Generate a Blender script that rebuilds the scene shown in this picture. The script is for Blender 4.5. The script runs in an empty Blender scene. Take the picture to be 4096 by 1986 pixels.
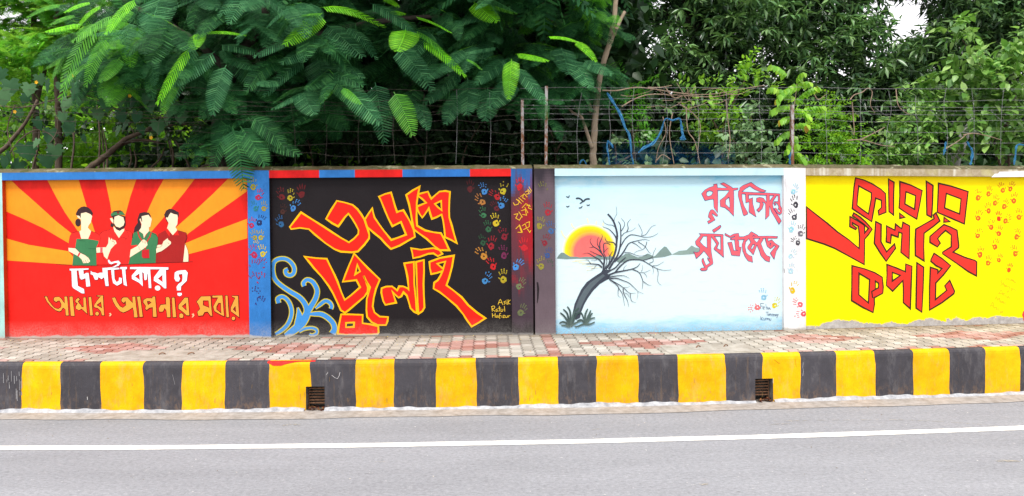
import bpy, math, random
import numpy as np
from mathutils import Vector, Matrix, geometry
R = math.radians
SC = bpy.context.scene
COL = SC.collection

# ------------------------------------------------------------------ camera, sky, sun, exposure
FPX, V0, EYE = 2900.0, 875.0, 1.65          # focal length and principal row measured on the 4096 px photograph
cam = bpy.data.cameras.new('camera')
camo = bpy.data.objects.new('camera', cam); COL.objects.link(camo)
cam.sensor_width = 36.0; cam.lens = FPX / 4096 * 36.0
cam.shift_y = (V0 - 993.0) / 4096
cam.clip_start = 0.05; cam.clip_end = 2000
CM = (Matrix.Rotation(R(90 - 0.9), 3, 'X') @ Matrix.Rotation(R(-0.45), 3, 'Z'))
camo.matrix_world = Matrix.Translation((0, 0, EYE)) @ CM.to_4x4()
SC.camera = camo

SUN_EL, SUN_AZ = 62.0, 195.0                # high sun behind thin cloud, a little to the left behind the photographer
world = bpy.data.worlds.new('World'); SC.world = world; world.use_nodes = True
nt = world.node_tree; nt.nodes.clear()
sky = nt.nodes.new('ShaderNodeTexSky'); sky.sky_type = 'NISHITA'; sky.sun_disc = False
sky.sun_elevation = R(SUN_EL); sky.sun_rotation = R(SUN_AZ)
sky.air_density = 1.0; sky.dust_density = 6.0; sky.ozone_density = 0.6
bg = nt.nodes.new('ShaderNodeBackground'); bg.inputs['Strength'].default_value = 0.15
wo = nt.nodes.new('ShaderNodeOutputWorld')
# thin bright cloud over the whole sky
wtc = nt.nodes.new('ShaderNodeTexCoord'); wn = nt.nodes.new('ShaderNodeTexNoise'); wn.inputs['Scale'].default_value = 3.0; wn.inputs['Detail'].default_value = 6
wr_ = nt.nodes.new('ShaderNodeValToRGB'); wr_.color_ramp.elements[0].position = 0.25; wr_.color_ramp.elements[0].color = (.72, .72, .72, 1); wr_.color_ramp.elements[1].position = 0.6; wr_.color_ramp.elements[1].color = (.97, .97, .97, 1)
wm = nt.nodes.new('ShaderNodeMixRGB'); wm.inputs['Color2'].default_value = (6.6, 6.5, 6.7, 1)
nt.links.new(wtc.outputs['Generated'], wn.inputs['Vector']); nt.links.new(wn.outputs['Fac'], wr_.inputs['Fac']); nt.links.new(wr_.outputs['Color'], wm.inputs['Fac'])
nt.links.new(sky.outputs[0], wm.inputs['Color1']); nt.links.new(wm.outputs[0], bg.inputs[0]); nt.links.new(bg.outputs[0], wo.inputs[0])
sl = bpy.data.lights.new('sun', 'SUN'); sl.energy = 2.2; sl.angle = R(14); sl.color = (1.0, 0.96, 0.9)
so = bpy.data.objects.new('sun', sl); COL.objects.link(so)
sd = Vector((math.sin(R(SUN_AZ)) * math.cos(R(SUN_EL)), math.cos(R(SUN_AZ)) * math.cos(R(SUN_EL)), math.sin(R(SUN_EL))))
so.rotation_euler = sd.to_track_quat('Z', 'Y').to_euler()
vs = SC.view_settings
vs.view_transform = 'Standard'; vs.look = 'None'; vs.gamma = 1.0; vs.use_curve_mapping = False
vs.exposure = 0.8
SC.cycles.max_bounces = 8; SC.cycles.transmission_bounces = 6; SC.cycles.transparent_max_bounces = 6
SC.cycles.use_denoising = True

# ------------------------------------------------------------------ helpers
rng = np.random.default_rng(7); random.seed(7)

def lin(c):
    c = c / 255.0
    return c / 12.92 if c <= 0.04045 else ((c + 0.055) / 1.055) ** 2.4

def P8(r, g, b, k=0.8):                      # paint colour picked as sRGB -> reflectance
    return (lin(r) * k, lin(g) * k, lin(b) * k)

def ray(u, v):
    return CM @ Vector(((u - 2048) / FPX, -(v - V0) / FPX, -1.0))

def onz(u, v, z):
    r = ray(u, v); t = (z - EYE) / r.z
    return Vector((r.x * t, r.y * t, z))

def at(u, v, Y):                             # the point of the measured sight line that stands Y metres away
    r = ray(u, v); t = Y / r.y
    return Vector((r.x * t, Y, EYE + r.z * t))

def tag(o, label=None, cat=None, group=None, kind=None):
    for k, x in (('label', label), ('category', cat), ('group', group), ('kind', kind)):
        if x: o[k] = x
    return o

def empty(name, loc=(0, 0, 0), **kw):
    o = bpy.data.objects.new(name, None); COL.objects.link(o); o.location = loc
    o.empty_display_size = 0.2
    return tag(o, **kw)

class MB:
    """collects polygons with a colour each and links them as one mesh object"""
    def __init__(s):
        s.v = []; s.f = []; s.c = []; s.m = []
    def face(s, pts, col=(1, 1, 1), m=0):
        n = len(s.v); s.v.extend([tuple(p) for p in pts]); s.f.append(tuple(range(n, n + len(pts)))); s.c.append(col); s.m.append(m)
    def mesh(s, verts, faces, col=(1, 1, 1), m=0):
        n = len(s.v); s.v.extend([tuple(p) for p in verts])
        for f in faces:
            s.f.append(tuple(i + n for i in f)); s.c.append(col); s.m.append(m)
    def box(s, p0, ax, ay, az, col=(1, 1, 1), m=0):
        p0 = Vector(p0); ax = Vector(ax); ay = Vector(ay); az = Vector(az)
        v = [p0, p0 + ax, p0 + ax + ay, p0 + ay]; v += [q + az for q in v]
        s.mesh(v, [(0, 3, 2, 1), (4, 5, 6, 7), (0, 1, 5, 4), (1, 2, 6, 5), (2, 3, 7, 6), (3, 0, 4, 7)], col, m)
    def tube(s, pts, rad, n=6, col=(1, 1, 1), m=0, cap=True):
        pts = [Vector(p) for p in pts]
        if not hasattr(rad, '__len__'): rad = [rad] * len(pts)
        vs, fs = [], []
        ref = Vector((0.31, 0.17, 0.93))
        for i, p in enumerate(pts):
            d = (pts[min(i + 1, len(pts) - 1)] - pts[max(i - 1, 0)])
            d = d.normalized() if d.length > 1e-9 else Vector((0, 0, 1))
            a = d.cross(ref)
            if a.length < 1e-3: a = d.cross(Vector((1, 0, 0)))
            a.normalize(); b = d.cross(a)
            for k in range(n):
                t = 2 * math.pi * k / n
                vs.append(p + (a * math.cos(t) + b * math.sin(t)) * rad[i])
        for i in range(len(pts) - 1):
            for k in range(n):
                k2 = (k + 1) % n
                fs.append((i * n + k, i * n + k2, (i + 1) * n + k2, (i + 1) * n + k))
        if cap:
            fs.append(tuple(range(n))[::-1]); fs.append(tuple((len(pts) - 1) * n + k for k in range(n)))
        s.mesh(vs, fs, col, m)
    def build(s, name, mat, parent=None, smooth=False):
        me = bpy.data.meshes.new(name); me.from_pydata(s.v, [], s.f)
        mats = mat if isinstance(mat, (list, tuple)) else [mat]
        for x in mats: me.materials.append(x)
        if len(mats) > 1: me.polygons.foreach_set('material_index', s.m)
        ca = me.color_attributes.new('Col', 'FLOAT_COLOR', 'CORNER')
        buf = []
        for f, c in zip(s.f, s.c): buf.extend((c[0], c[1], c[2], 1.0) * len(f))
        ca.data.foreach_set('color', buf)
        if smooth: me.polygons.foreach_set('use_smooth', [True] * len(me.polygons))
        me.update()
        o = bpy.data.objects.new(name, me); COL.objects.link(o)
        place(o, parent)
        return o

def place(o, parent):
    if parent is None:                       # a top-level mesh gets its origin at its own base
        v = np.empty(len(o.data.vertices) * 3, np.float32); o.data.vertices.foreach_get('co', v); v = v.reshape(-1, 3)
        c = Vector(((v[:, 0].min() + v[:, 0].max()) / 2, (v[:, 1].min() + v[:, 1].max()) / 2, v[:, 2].min()))
        v -= np.array(c, np.float32); o.data.vertices.foreach_set('co', v.ravel()); o.data.update(); o.location = c
    else:
        o.parent = parent
        o.matrix_parent_inverse = Matrix.Translation(-Vector(parent.location))

def spline(pts, n=6):                        # Catmull-Rom through points of any dimension
    P = [np.array(p, float) for p in pts]
    if len(P) < 3: 
        return [P[0] + (P[-1] - P[0]) * t for t in np.linspace(0, 1, n + 1)]
    P = [2 * P[0] - P[1]] + P + [2 * P[-1] - P[-2]]
    out = []
    for i in range(1, len(P) - 2):
        for k in range(n):
            t = k / n
            a, b, c, d = P[i - 1], P[i], P[i + 1], P[i + 2]
            out.append(0.5 * (2 * b + (c - a) * t + (2 * a - 5 * b + 4 * c - d) * t * t + (3 * b - a - 3 * c + d) * t ** 3))
    out.append(P[-2]); return out

# ------------------------------------------------------------------ materials
class NT:
    def __init__(s, name):
        s.mat = bpy.data.materials.new(name); s.mat.use_nodes = True
        s.t = s.mat.node_tree; s.t.nodes.clear()
        s.out = s.t.nodes.new('ShaderNodeOutputMaterial')
        s.tc = s.n('ShaderNodeTexCoord')
    def n(s, typ, **kw):
        x = s.t.nodes.new(typ)
        for k, v in kw.items():
            if hasattr(x, k): setattr(x, k, v)
        return x
    def l(s, a, b): s.t.links.new(a, b)
    def setin(s, node, key, val):
        if hasattr(val, 'links') or isinstance(val, bpy.types.NodeSocket): s.l(val, node.inputs[key])
        elif isinstance(val, (tuple, list)) and len(val) == 3 and node.inputs[key].type == 'RGBA': node.inputs[key].default_value = (*val, 1)
        else: node.inputs[key].default_value = val
    def noise(s, scale, detail=4, rough=0.6, vec=None, dist=0.0, sx=None):
        x = s.n('ShaderNodeTexNoise'); x.inputs['Scale'].default_value = scale; x.inputs['Detail'].default_value = detail
        x.inputs['Roughness'].default_value = rough; x.inputs['Distortion'].default_value = dist
        v = vec if vec is not None else s.tc.outputs['Object']
        if sx is not None:
            mp = s.n('ShaderNodeMapping'); s.l(v, mp.inputs['Vector']); mp.inputs['Scale'].default_value = sx; v = mp.outputs[0]
        s.l(v, x.inputs['Vector']); return x.outputs['Fac']
    def ramp(s, fac, *stops):
        x = s.n('ShaderNodeValToRGB'); el = x.color_ramp.elements
        while len(el) < len(stops): el.new(0.5)
        for e, (p, c) in zip(el, stops):
            e.position = p; e.color = (*c, 1) if hasattr(c, '__len__') else (c, c, c, 1)
        s.l(fac, x.inputs['Fac']); return x.outputs['Color']
    def mix(s, fac, a, b, mode='MIX'):
        x = s.n('ShaderNodeMixRGB'); x.blend_type = mode
        s.setin(x, 'Fac', fac); s.setin(x, 'Color1', a); s.setin(x, 'Color2', b); return x.outputs['Color']
    def math(s, op, a, b=0.0):
        x = s.n('ShaderNodeMath'); x.operation = op
        s.setin(x, 0, a); s.setin(x, 1, b); return x.outputs[0]
    def attr(s, name='Col'):
        x = s.n('ShaderNodeAttribute'); x.attribute_name = name; return x.outputs['Color']
    def pz(s):
        x = s.n('ShaderNodeSeparateXYZ'); g = s.n('ShaderNodeNewGeometry'); s.l(g.outputs['Position'], x.inputs[0]); return x.outputs
    def island(s):
        g = s.n('ShaderNodeNewGeometry'); return g.outputs['Random Per Island']
    def bump(s, h, strength=0.3, dist=0.02):
        x = s.n('ShaderNodeBump'); x.inputs['Strength'].default_value = strength; x.inputs['Distance'].default_value = dist
        s.l(h, x.inputs['Height']); return x.outputs[0]
    def surf(s, color, rough=0.7, spec=0.3, normal=None, metal=0.0, transl=None, tfac=0.4):
        p = s.n('ShaderNodeBsdfPrincipled')
        s.setin(p, 'Base Color', color); s.setin(p, 'Roughness', rough); p.inputs['Specular IOR Level'].default_value = spec
        p.inputs['Metallic'].default_value = metal
        if normal is not None: s.l(normal, p.inputs['Normal'])
        if transl is not None:
            tr = s.n('ShaderNodeBsdfTranslucent'); s.setin(tr, 'Color', transl)
            mx = s.n('ShaderNodeMixShader'); mx.inputs[0].default_value = tfac
            s.l(p.outputs[0], mx.inputs[1]); s.l(tr.outputs[0], mx.inputs[2]); s.l(mx.outputs[0], s.out.inputs[0])
        else: s.l(p.outputs[0], s.out.inputs[0])
        return s.mat

def paint_mat(name, dirt=0.0, blot=0.24, base_dirt=(0.42, 0.4, 0.36), rough=0.55):
    """hand-brushed wall paint in the mesh's own colours, scuffed towards the footpath"""
    m = NT(name); c = m.attr()
    n1 = m.noise(3.0, 5, 0.65); n2 = m.noise(26, 4, 0.7, sx=(1.0, 1.0, 0.3)); 
    c = m.mix(1.0, c, m.ramp(n1, (0.3, 1 - blot), (0.7, 1.0 + blot * 0.35)), 'MULTIPLY')
    c = m.mix(1.0, c, m.ramp(n2, (0.35, 1 - blot * 0.45), (0.6, 1.0)), 'MULTIPLY')
    z = m.pz()[2]
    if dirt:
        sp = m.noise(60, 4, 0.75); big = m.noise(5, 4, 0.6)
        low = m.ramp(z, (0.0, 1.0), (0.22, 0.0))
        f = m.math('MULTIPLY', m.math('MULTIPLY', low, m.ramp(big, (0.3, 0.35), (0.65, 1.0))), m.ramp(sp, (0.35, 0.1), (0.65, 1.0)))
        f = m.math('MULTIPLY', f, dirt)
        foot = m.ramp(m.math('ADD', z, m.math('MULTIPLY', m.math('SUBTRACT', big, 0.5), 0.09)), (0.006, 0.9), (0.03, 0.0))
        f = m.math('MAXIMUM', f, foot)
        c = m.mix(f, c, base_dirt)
    nb = m.noise(60, 5, 0.7)
    return m.surf(c, rough, 0.15, m.bump(nb, 0.25, 0.006))

M = {}
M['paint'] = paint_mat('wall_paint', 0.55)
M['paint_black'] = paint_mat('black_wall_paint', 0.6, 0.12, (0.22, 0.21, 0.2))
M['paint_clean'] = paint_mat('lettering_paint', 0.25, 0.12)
M['paint_hand'] = None
def hand_mat():
    m = NT('handprint_paint'); c = m.attr()
    n = m.noise(90, 3, 0.7)
    c = m.mix(1.0, c, m.ramp(n, (0.3, 0.62), (0.6, 1.0)), 'MULTIPLY')
    return m.surf(c, 0.6, 0.25)
M['paint_hand'] = hand_mat()

def sky_mural_mat():
    """the pale sky-and-sea mural: cyan washes brushed over white"""
    m = NT('sky_mural_paint'); p = m.pz()
    n = m.noise(1.6, 6, 0.65, sx=(0.6, 0.6, 1.8), dist=0.6); nf = m.noise(9, 5, 0.7, sx=(0.35, 0.35, 1.6))
    zz = m.math('ADD', p[2], m.math('MULTIPLY', m.math('SUBTRACT', n, 0.5), 0.9))
    white = P8(222, 246, 253, .72); pale = P8(200, 240, 253, .73); cy = P8(126, 208, 240, .8)
    top = m.ramp(m.math('SUBTRACT', zz, 1.15), (0.0, white), (0.3, P8(214, 243, 253, .725)), (0.8, pale), (1.0, cy))
    top = m.mix(m.math('MULTIPLY', m.ramp(m.math('ADD', p[2], m.math('MULTIPLY', m.math('SUBTRACT', nf, .5), .2)), (1.88, 0.0), (2.06, 1.0)), .8), top, P8(118, 198, 232, .8))
    lowz = m.ramp(m.math('ADD', m.math('ADD', p[2], m.math('MULTIPLY', m.math('SUBTRACT', nf, 0.5), 0.34)), m.math('MULTIPLY', m.math('SUBTRACT', n, 0.5), 0.25)), (0.01, 0.95), (0.2, 0.0))
    c = m.mix(m.math('MULTIPLY', lowz, 0.85), top, P8(120, 202, 244))
    c = m.mix(m.math('MULTIPLY', m.ramp(nf, (0.55, 0.0), (0.75, 1.0)), 0.4), c, P8(178, 230, 248, .74))
    d = m.noise(70, 3, 0.7)
    f = m.math('MULTIPLY', m.ramp(p[2], (0.0, 1.0), (0.13, 0.0)), m.ramp(d, (0.45, 0.0), (0.6, 0.8)))
    c = m.mix(f, c, (0.36, 0.35, 0.33))
    return m.surf(c, 0.55, 0.3, m.bump(m.noise(60, 5, 0.7), 0.25, 0.006))
M['sky_mural'] = sky_mural_mat()

def yellow_mural_mat():
    m = NT('yellow_mural_paint'); p = m.pz()
    n = m.noise(2.2, 6, 0.7); n2 = m.noise(16, 6, 0.75); st = m.noise(5, 4, 0.6, sx=(2.0, 2.0, 0.25))
    c = m.mix(m.ramp(n, (0.3, 0.0), (0.75, 0.55)), P8(255, 234, 0, .9), P8(252, 210, 0, .88))
    c = m.mix(m.math('MULTIPLY', m.ramp(st, (0.5, 0.0), (0.8, 1.0)), 0.2), c, P8(246, 208, 0))
    edge = m.math('ADD', p[2], m.math('ADD', m.math('MULTIPLY', m.math('SUBTRACT', m.noise(1.3, 5, .65), 0.5), 0.42), m.math('MULTIPLY', m.math('SUBTRACT', n2, 0.5), 0.12)))
    bare = m.ramp(edge, (0.082, 1.0), (0.094, 0.0))
    g = m.mix(m.ramp(n2, (0.35, 0.0), (0.65, 1.0)), P8(168, 163, 158), P8(205, 202, 198))
    c = m.mix(bare, c, g)
    return m.surf(c, 0.6, 0.1, m.bump(m.noise(45, 6, 0.75), 0.3, 0.008))
M['yellow_mural'] = yellow_mural_mat()

def band_mat():
    m = NT('bare_stained_concrete'); p = m.pz()
    st = m.noise(1.7, 5, 0.7, sx=(2.2, 2.2, 0.05)); n = m.noise(14, 6, 0.75); big = m.noise(3.0, 4, 0.6)
    c = m.mix(m.ramp(n, (0.3, 0.0), (0.7, 1.0)), P8(150, 132, 98), P8(196, 184, 160))
    c = m.mix(m.ramp(st, (0.54, 0.0), (0.64, 0.85)), c, P8(232, 232, 218))
    c = m.mix(m.ramp(big, (0.5, 0.0), (0.7, 0.5)), c, P8(205, 205, 120))
    return m.surf(c, 0.85, 0.2, m.bump(n, 0.4, 0.01))
M['bare_band'] = band_mat()

def coping_mat():
    m = NT('mossy_coping'); 
    n = m.noise(9, 6, 0.75); b = m.noise(2.0, 5, 0.65); st = m.noise(2.4, 4, 0.6, sx=(3, 3, 0.1))
    c = m.mix(m.ramp(b, (0.35, 0.0), (0.65, 1.0)), P8(80, 70, 48, .6), P8(132, 124, 96, .6))
    c = m.mix(m.ramp(n, (0.5, 0.0), (0.62, 0.8)), c, P8(84, 92, 44, .6))
    c = m.mix(m.ramp(st, (0.58, 0.0), (0.68, 0.7)), c, P8(196, 192, 160, .6))
    return m.surf(c, 0.9, 0.15, m.bump(n, 0.6, 0.01))
M['coping'] = coping_mat()

def kerb_mat():
    m = NT('kerb_paint'); c = m.attr()
    st = m.noise(12, 6, 0.75, sx=(2.5, 2.5, 0.16)); n = m.noise(5, 5, 0.65); fine = m.noise(55, 4, 0.7); p = m.pz()
    c = m.mix(1.0, c, m.ramp(n, (0.3, 0.74), (0.7, 1.12)), 'MULTIPLY')
    c = m.mix(m.math('MULTIPLY', m.ramp(st, (0.56, 0.0), (0.72, 1.0)), 0.26), c, P8(165, 130, 80))
    c = m.mix(m.math('MULTIPLY', m.ramp(m.noise(7, 6, .75, sx=(1.6, 1.6, .5)), (0.52, 0.0), (0.7, 1.0)), 0.16), c, P8(175, 172, 172))
    low = m.ramp(m.math('ADD', p[2], 0.54), (0.02, 1.0), (0.2, 0.0))
    c = m.mix(m.math('MULTIPLY', low, m.math('MULTIPLY', m.ramp(m.noise(22, 5, 0.7, sx=(1, 1, 0.5)), (0.5, 0.0), (0.62, 1.0)), 0.45)), c, P8(150, 120, 92))
    c = m.mix(m.math('MULTIPLY', m.ramp(fine, (0.68, 0.0), (0.74, 1.0)), 0.5), c, P8(165, 160, 158))
    return m.surf(c, 0.6, 0.15, m.bump(m.noise(30, 6, 0.7), 0.35, 0.008))
M['kerb'] = kerb_mat()

def asphalt_mat():
    m = NT('worn_asphalt'); f = m.noise(34, 6, 0.9, sx=(.7, 1.2, 1)); g = m.noise(30, 3, 0.7, sx=(0.6, 1.2, 1)); b = m.noise(0.6, 5, 0.6, sx=(0.25, 1.6, 1)); t = m.noise(2.5, 5, 0.7, sx=(0.3, 1, 1))
    c = m.ramp(f, (0.30, (0.14, 0.143, 0.156)), (0.5, (0.248, 0.253, 0.272)), (0.70, (0.355, 0.36, 0.38)))
    c = m.mix(1.0, c, m.ramp(b, (0.3, 0.86), (0.7, 1.08)), 'MULTIPLY')
    c = m.mix(1.0, c, m.ramp(t, (0.3, 0.92), (0.7, 1.06)), 'MULTIPLY')
    c = m.mix(m.ramp(g, (0.66, 0.0), (0.72, 0.75)), c, (0.52, 0.51, 0.49))
    c = m.mix(m.ramp(m.noise(17, 4, 0.75, sx=(0.5, 1.3, 1)), (0.29, 0.75), (0.35, 0.0)), c, (0.07, 0.07, 0.072))
    return m.surf(c, 0.85, 0.25, m.bump(f, 0.6, 0.006))
M['asphalt'] = asphalt_mat()

def simple(name, c1, c2, scale=20, rough=0.8, bump=0.3, metal=0.0, spec=0.3, sx=None):
    m = NT(name); n = m.noise(scale, 6, 0.7, sx=sx)
    return m.surf(m.mix(m.ramp(n, (0.32, 0.0), (0.68, 1.0)), c1, c2), rough, spec, m.bump(n, bump, 0.008) if bump else None, metal)
M['line'] = simple('road_line_paint', P8(232, 230, 222), P8(255, 254, 248, 0.85), 60, 0.6, 0.15)
M['sand'] = simple('gutter_sand', P8(172, 162, 152, 0.5), P8(214, 207, 201, 0.56), 9, 0.95, 0.4)
M['white_fillet'] = simple('white_kerb_foot', P8(160, 162, 168, 0.58), P8(224, 226, 230, 0.62), 12, 0.8, 0.5)
M['bed'] = simple('paving_sand', P8(120, 104, 84, 0.5), P8(158, 142, 120, 0.55), 25, 0.95, 0.4)
M['slab'] = simple('concrete_slab', P8(176, 166, 150, 0.5), P8(226, 220, 208, 0.56), 6, 0.9, 0.4)
M['rust'] = simple('rusty_iron', (0.10, 0.05, 0.03), (0.30, 0.16, 0.09), 40, 0.8, 0.5, 0.3)
M['drain'] = simple('drain_concrete', (0.07, 0.066, 0.058), (0.2, 0.19, 0.165), 15, 0.9, 0.5)
M['soil'] = simple('leaf_litter_soil', (0.045, 0.035, 0.022), (0.10, 0.075, 0.045), 4, 0.95, 0.6)
M['post'] = None
def post_mat():
    m = NT('rusted_white_post'); p = m.pz(); n = m.noise(20, 5, 0.7, sx=(1, 1, 0.5))
    r = m.math('ADD', n, m.ramp(m.math('MULTIPLY', m.math('SUBTRACT', p[2], 2.2), 0.8), (0.0, 0.12), (0.85, -0.05)))
    c = m.mix(m.ramp(r, (0.5, 0.0), (0.62, 1.0)), P8(200, 196, 196, 0.6), P8(140, 92, 62, 0.6))
    return m.surf(c, 0.7, 0.3, m.bump(n, 0.3, 0.004))
M['post'] = post_mat()
M['wire'] = simple('galvanised_wire', (0.16, 0.16, 0.17), (0.34, 0.34, 0.35), 60, 0.55, 0.0, 0.5)
M['shaded_wire'] = simple('canopy_shaded_wire', (0.05, 0.045, 0.04), (0.12, 0.10, 0.085), 60, 0.7, 0.0, 0.3)  # canopy shade over the left wires, put into a darker wire colour
M['bark'] = simple('brown_bark', (0.06, 0.042, 0.03), (0.14, 0.10, 0.07), 14, 0.9, 0.7, sx=(1, 1, 0.25))
M['bark_light'] = simple('tan_bark', (0.24, 0.18, 0.125), (0.44, 0.35, 0.25), 13, 0.85, 0.5, sx=(1, 1, 0.3))
M['bark_white'] = simple('white_bark', (0.28, 0.27, 0.25), (0.62, 0.6, 0.57), 12, 0.85, 0.5)
M['bark_dark'] = simple('dark_bark', (0.025, 0.02, 0.016), (0.07, 0.055, 0.045), 10, 0.9, 0.6)
M['dry_vine'] = simple('dry_vine_stem', (0.16, 0.11, 0.075), (0.34, 0.25, 0.18), 20, 0.9, 0.3)
M['net'] = None
def net_mat():
    m = NT('blue_net_cloth'); n = m.noise(60, 4, 0.7)
    c = m.mix(m.ramp(n, (0.35, 0.0), (0.65, 1.0)), P8(44, 132, 195, 0.8), P8(110, 185, 225, 0.8))
    return m.surf(c, 0.7, 0.2, None, 0.0, c, 0.35)
M['net'] = net_mat()

def leaf_mat(name, a, b, c, tr, tfac=0.35, rough=0.45, spec=0.35, clump=1.2, dark=0.6):
    """leaf blades: each blade its own green, whole clumps lean lighter or darker"""
    m = NT(name); i = m.island(); n = m.noise(clump, 3, 0.6)
    col = m.ramp(i, (0.0, a), (0.55, b), (1.0, c))
    k = m.ramp(n, (0.32, dark), (0.68, 1.2))
    col = m.mix(1.0, col, k, 'MULTIPLY')
    t = m.mix(1.0, m.mix(0.5, col, tr), k, 'MULTIPLY')
    return m.surf(col, rough, spec, None, 0.0, t, tfac)
# ------------------------------------------------------------------ the curve of the road (surveyed)
def ycurve(x): return 0.0062 * x * x + 0.037 * x + 9.36
_xs = np.linspace(-26, 26, 1041); _ys = ycurve(_xs)
_ss = np.concatenate([[0], np.cumsum(np.hypot(np.diff(_xs), np.diff(_ys)))]); _ss -= np.interp(0, _xs, _ss)
def onroad(s, off, z=0.0):                   # s along the wall line, off towards the road
    x = np.interp(s, _ss, _xs); d = 0.0124 * x + 0.037; k = 1 / math.hypot(1, d)
    return Vector((x + d * k * off, ycurve(x) - k * off, z))
def road_so(u, v, z):                        # photograph point on a level z -> (s, off)
    p = onz(u, v, z); best = np.argmin((_xs - p.x) ** 2 + (_ys - p.y) ** 2); x = _xs[best]
    d = 0.0124 * x + 0.037; k = 1 / math.hypot(1, d)
    ds = ((p.x - x) + d * (p.y - _ys[best])) * k
    return _ss[best] + ds, ((p.x - x) * d - (p.y - _ys[best])) * k
ZR = -0.54                                   # road level; the footpath is z = 0

def strip(mb, prof, s0, s1, n, col=(1, 1, 1), m=0, wob=None):
    S = np.linspace(s0, s1, n + 1)
    for i in range(n):
        for (o0, z0), (o1, z1) in zip(prof[:-1], prof[1:]):
            mb.face([onroad(S[i], o0, z0), onroad(S[i], o1, z1), onroad(S[i + 1], o1, z1), onroad(S[i + 1], o0, z0)], col, m)

# road and ground sheets
mb = MB(); strip(mb, [(1.70, ZR), (3.2, ZR), (6, ZR), (10, ZR), (16, ZR)], -24, 24, 96)
tag(mb.build('road', M['asphalt']), kind='structure')
mb = MB(); S = np.linspace(-24, 24, 900)
e0 = [2.6 + .003 * math.sin(x * 3.7) + random.uniform(-.003, .003) for x in S]; e1 = [2.72 + .003 * math.sin(x * 2.9) + random.uniform(-.003, .003) for x in S]
for i in range(899): mb.face([onroad(S[i], e0[i], ZR + .004), onroad(S[i], e1[i], ZR + .004), onroad(S[i + 1], e1[i + 1], ZR + .004), onroad(S[i + 1], e0[i + 1], ZR + .004)])
tag(mb.build('road_edge_line', M['line']), kind='structure')
mb = MB()                                    # pale tyre scuffs worn into the asphalt
for pts, w in ((((3095, 1686), (3300, 1683), (3500, 1681), (3700, 1685), (3900, 1698), (4000, 1706)), .012), (((3080, 1700), (3160, 1696)), .012), (((1130, 1704), (1165, 1700), (1200, 1701)), .035), (((3990, 1848), (4030, 1845), (4075, 1848)), .05), (((2800, 1940), (2835, 1938)), .03), (((2370, 1720), (2400, 1718)), .015), (((1500, 1850), (1540, 1849)), .012)):
    Q = [road_so(u, v, ZR) for u, v in pts]; P = spline(Q, 14)
    for i in range(len(P) - 1):
        if random.random() < .35: continue
        (s0, o0), (s1, o1) = P[i], P[i + 1]; h = w * random.uniform(.3, 1) / 2; j = random.uniform(-1, 1) * w * .3
        mb.face([onroad(s0, o0 - h + j, ZR + .004), onroad(s0, o0 + h + j, ZR + .004), onroad(s1, o1 + h + j, ZR + .004), onroad(s1, o1 - h + j, ZR + .004)])
tag(mb.build('road_scuff', M['slab']), kind='structure')
mb = MB(); S = np.linspace(-24, 24, 300)
wob = [0.02 * math.sin(s * 1.7) + 0.012 * math.sin(s * 5.1) + random.uniform(-0.006, 0.006) for s in S]
for i in range(299):
    mb.face([onroad(S[i], 1.49, ZR + 0.012), onroad(S[i], 1.785 + wob[i], ZR + 0.005), onroad(S[i + 1], 1.785 + wob[i + 1], ZR + 0.005), onroad(S[i + 1], 1.49, ZR + 0.012)])
tag(mb.build('gutter', M['sand']), kind='structure')
mb = MB()
mb.face([(-400, -60, ZR - 0.03), (400, -60, ZR - 0.03), (400, 9.0, ZR - 0.03), (-400, 9.0, ZR - 0.03)])
mb.face([(-400, 9.75, -0.05), (400, 9.75, -0.05), (400, 500, -0.05), (-400, 500, -0.05)])
tag(mb.build('ground', M['soil']), kind='structure')
mb = MB(); strip(mb, [(-0.3, -0.012), (0.7, -0.012), (1.44, -0.012)], -22, 22, 120)
tag(mb.build('footpath_bed', M['bed']), kind='structure')

# interlocking pavers, one sheet of blocks laid in rows
SLABS = []
for (a, b, y0, y1) in ((478, 900, 1403, 1443), (2690, 2982, 1379, 1411)):
    c = [road_so(a, (y0 + y1) / 2, 0), road_so(b, (y0 + y1) / 2, 0)]
    o0 = road_so((a + b) / 2, y0, 0)[1]; o1 = road_so((a + b) / 2, y1, 0)[1]
    SLABS.append((min(c[0][0], c[1][0]), max(c[0][0], c[1][0]), o0, 1.431))
def paver_mat():
    m = NT('concrete_paver'); c = m.attr(); n = m.noise(16, 6, 0.75); b = m.noise(1.1, 5, 0.6)
    f = m.noise(120, 3, 0.7); i = m.island()
    c = m.mix(1.0, c, m.ramp(n, (0.3, 0.84), (0.7, 1.06)), 'MULTIPLY')
    c = m.mix(1.0, c, m.ramp(i, (0.0, 0.86), (1.0, 1.08)), 'MULTIPLY')
    c = m.mix(1.0, c, m.ramp(f, (0.35, 0.85), (0.6, 1.05)), 'MULTIPLY')
    c = m.mix(m.ramp(b, (0.52, 0.0), (0.75, 0.32)), c, (0.2, 0.17, 0.135))
    return m.surf(c, 0.9, 0.2, m.bump(n, 0.4, 0.005))
mb = MB(); PW, PH, GAP = 0.140, 0.1375, 0.0045
ncol0 = int(-11.5 / PW)
red_s = road_so(2195, 1390, 0)[0]; redcol = round(red_s / PW)
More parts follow.
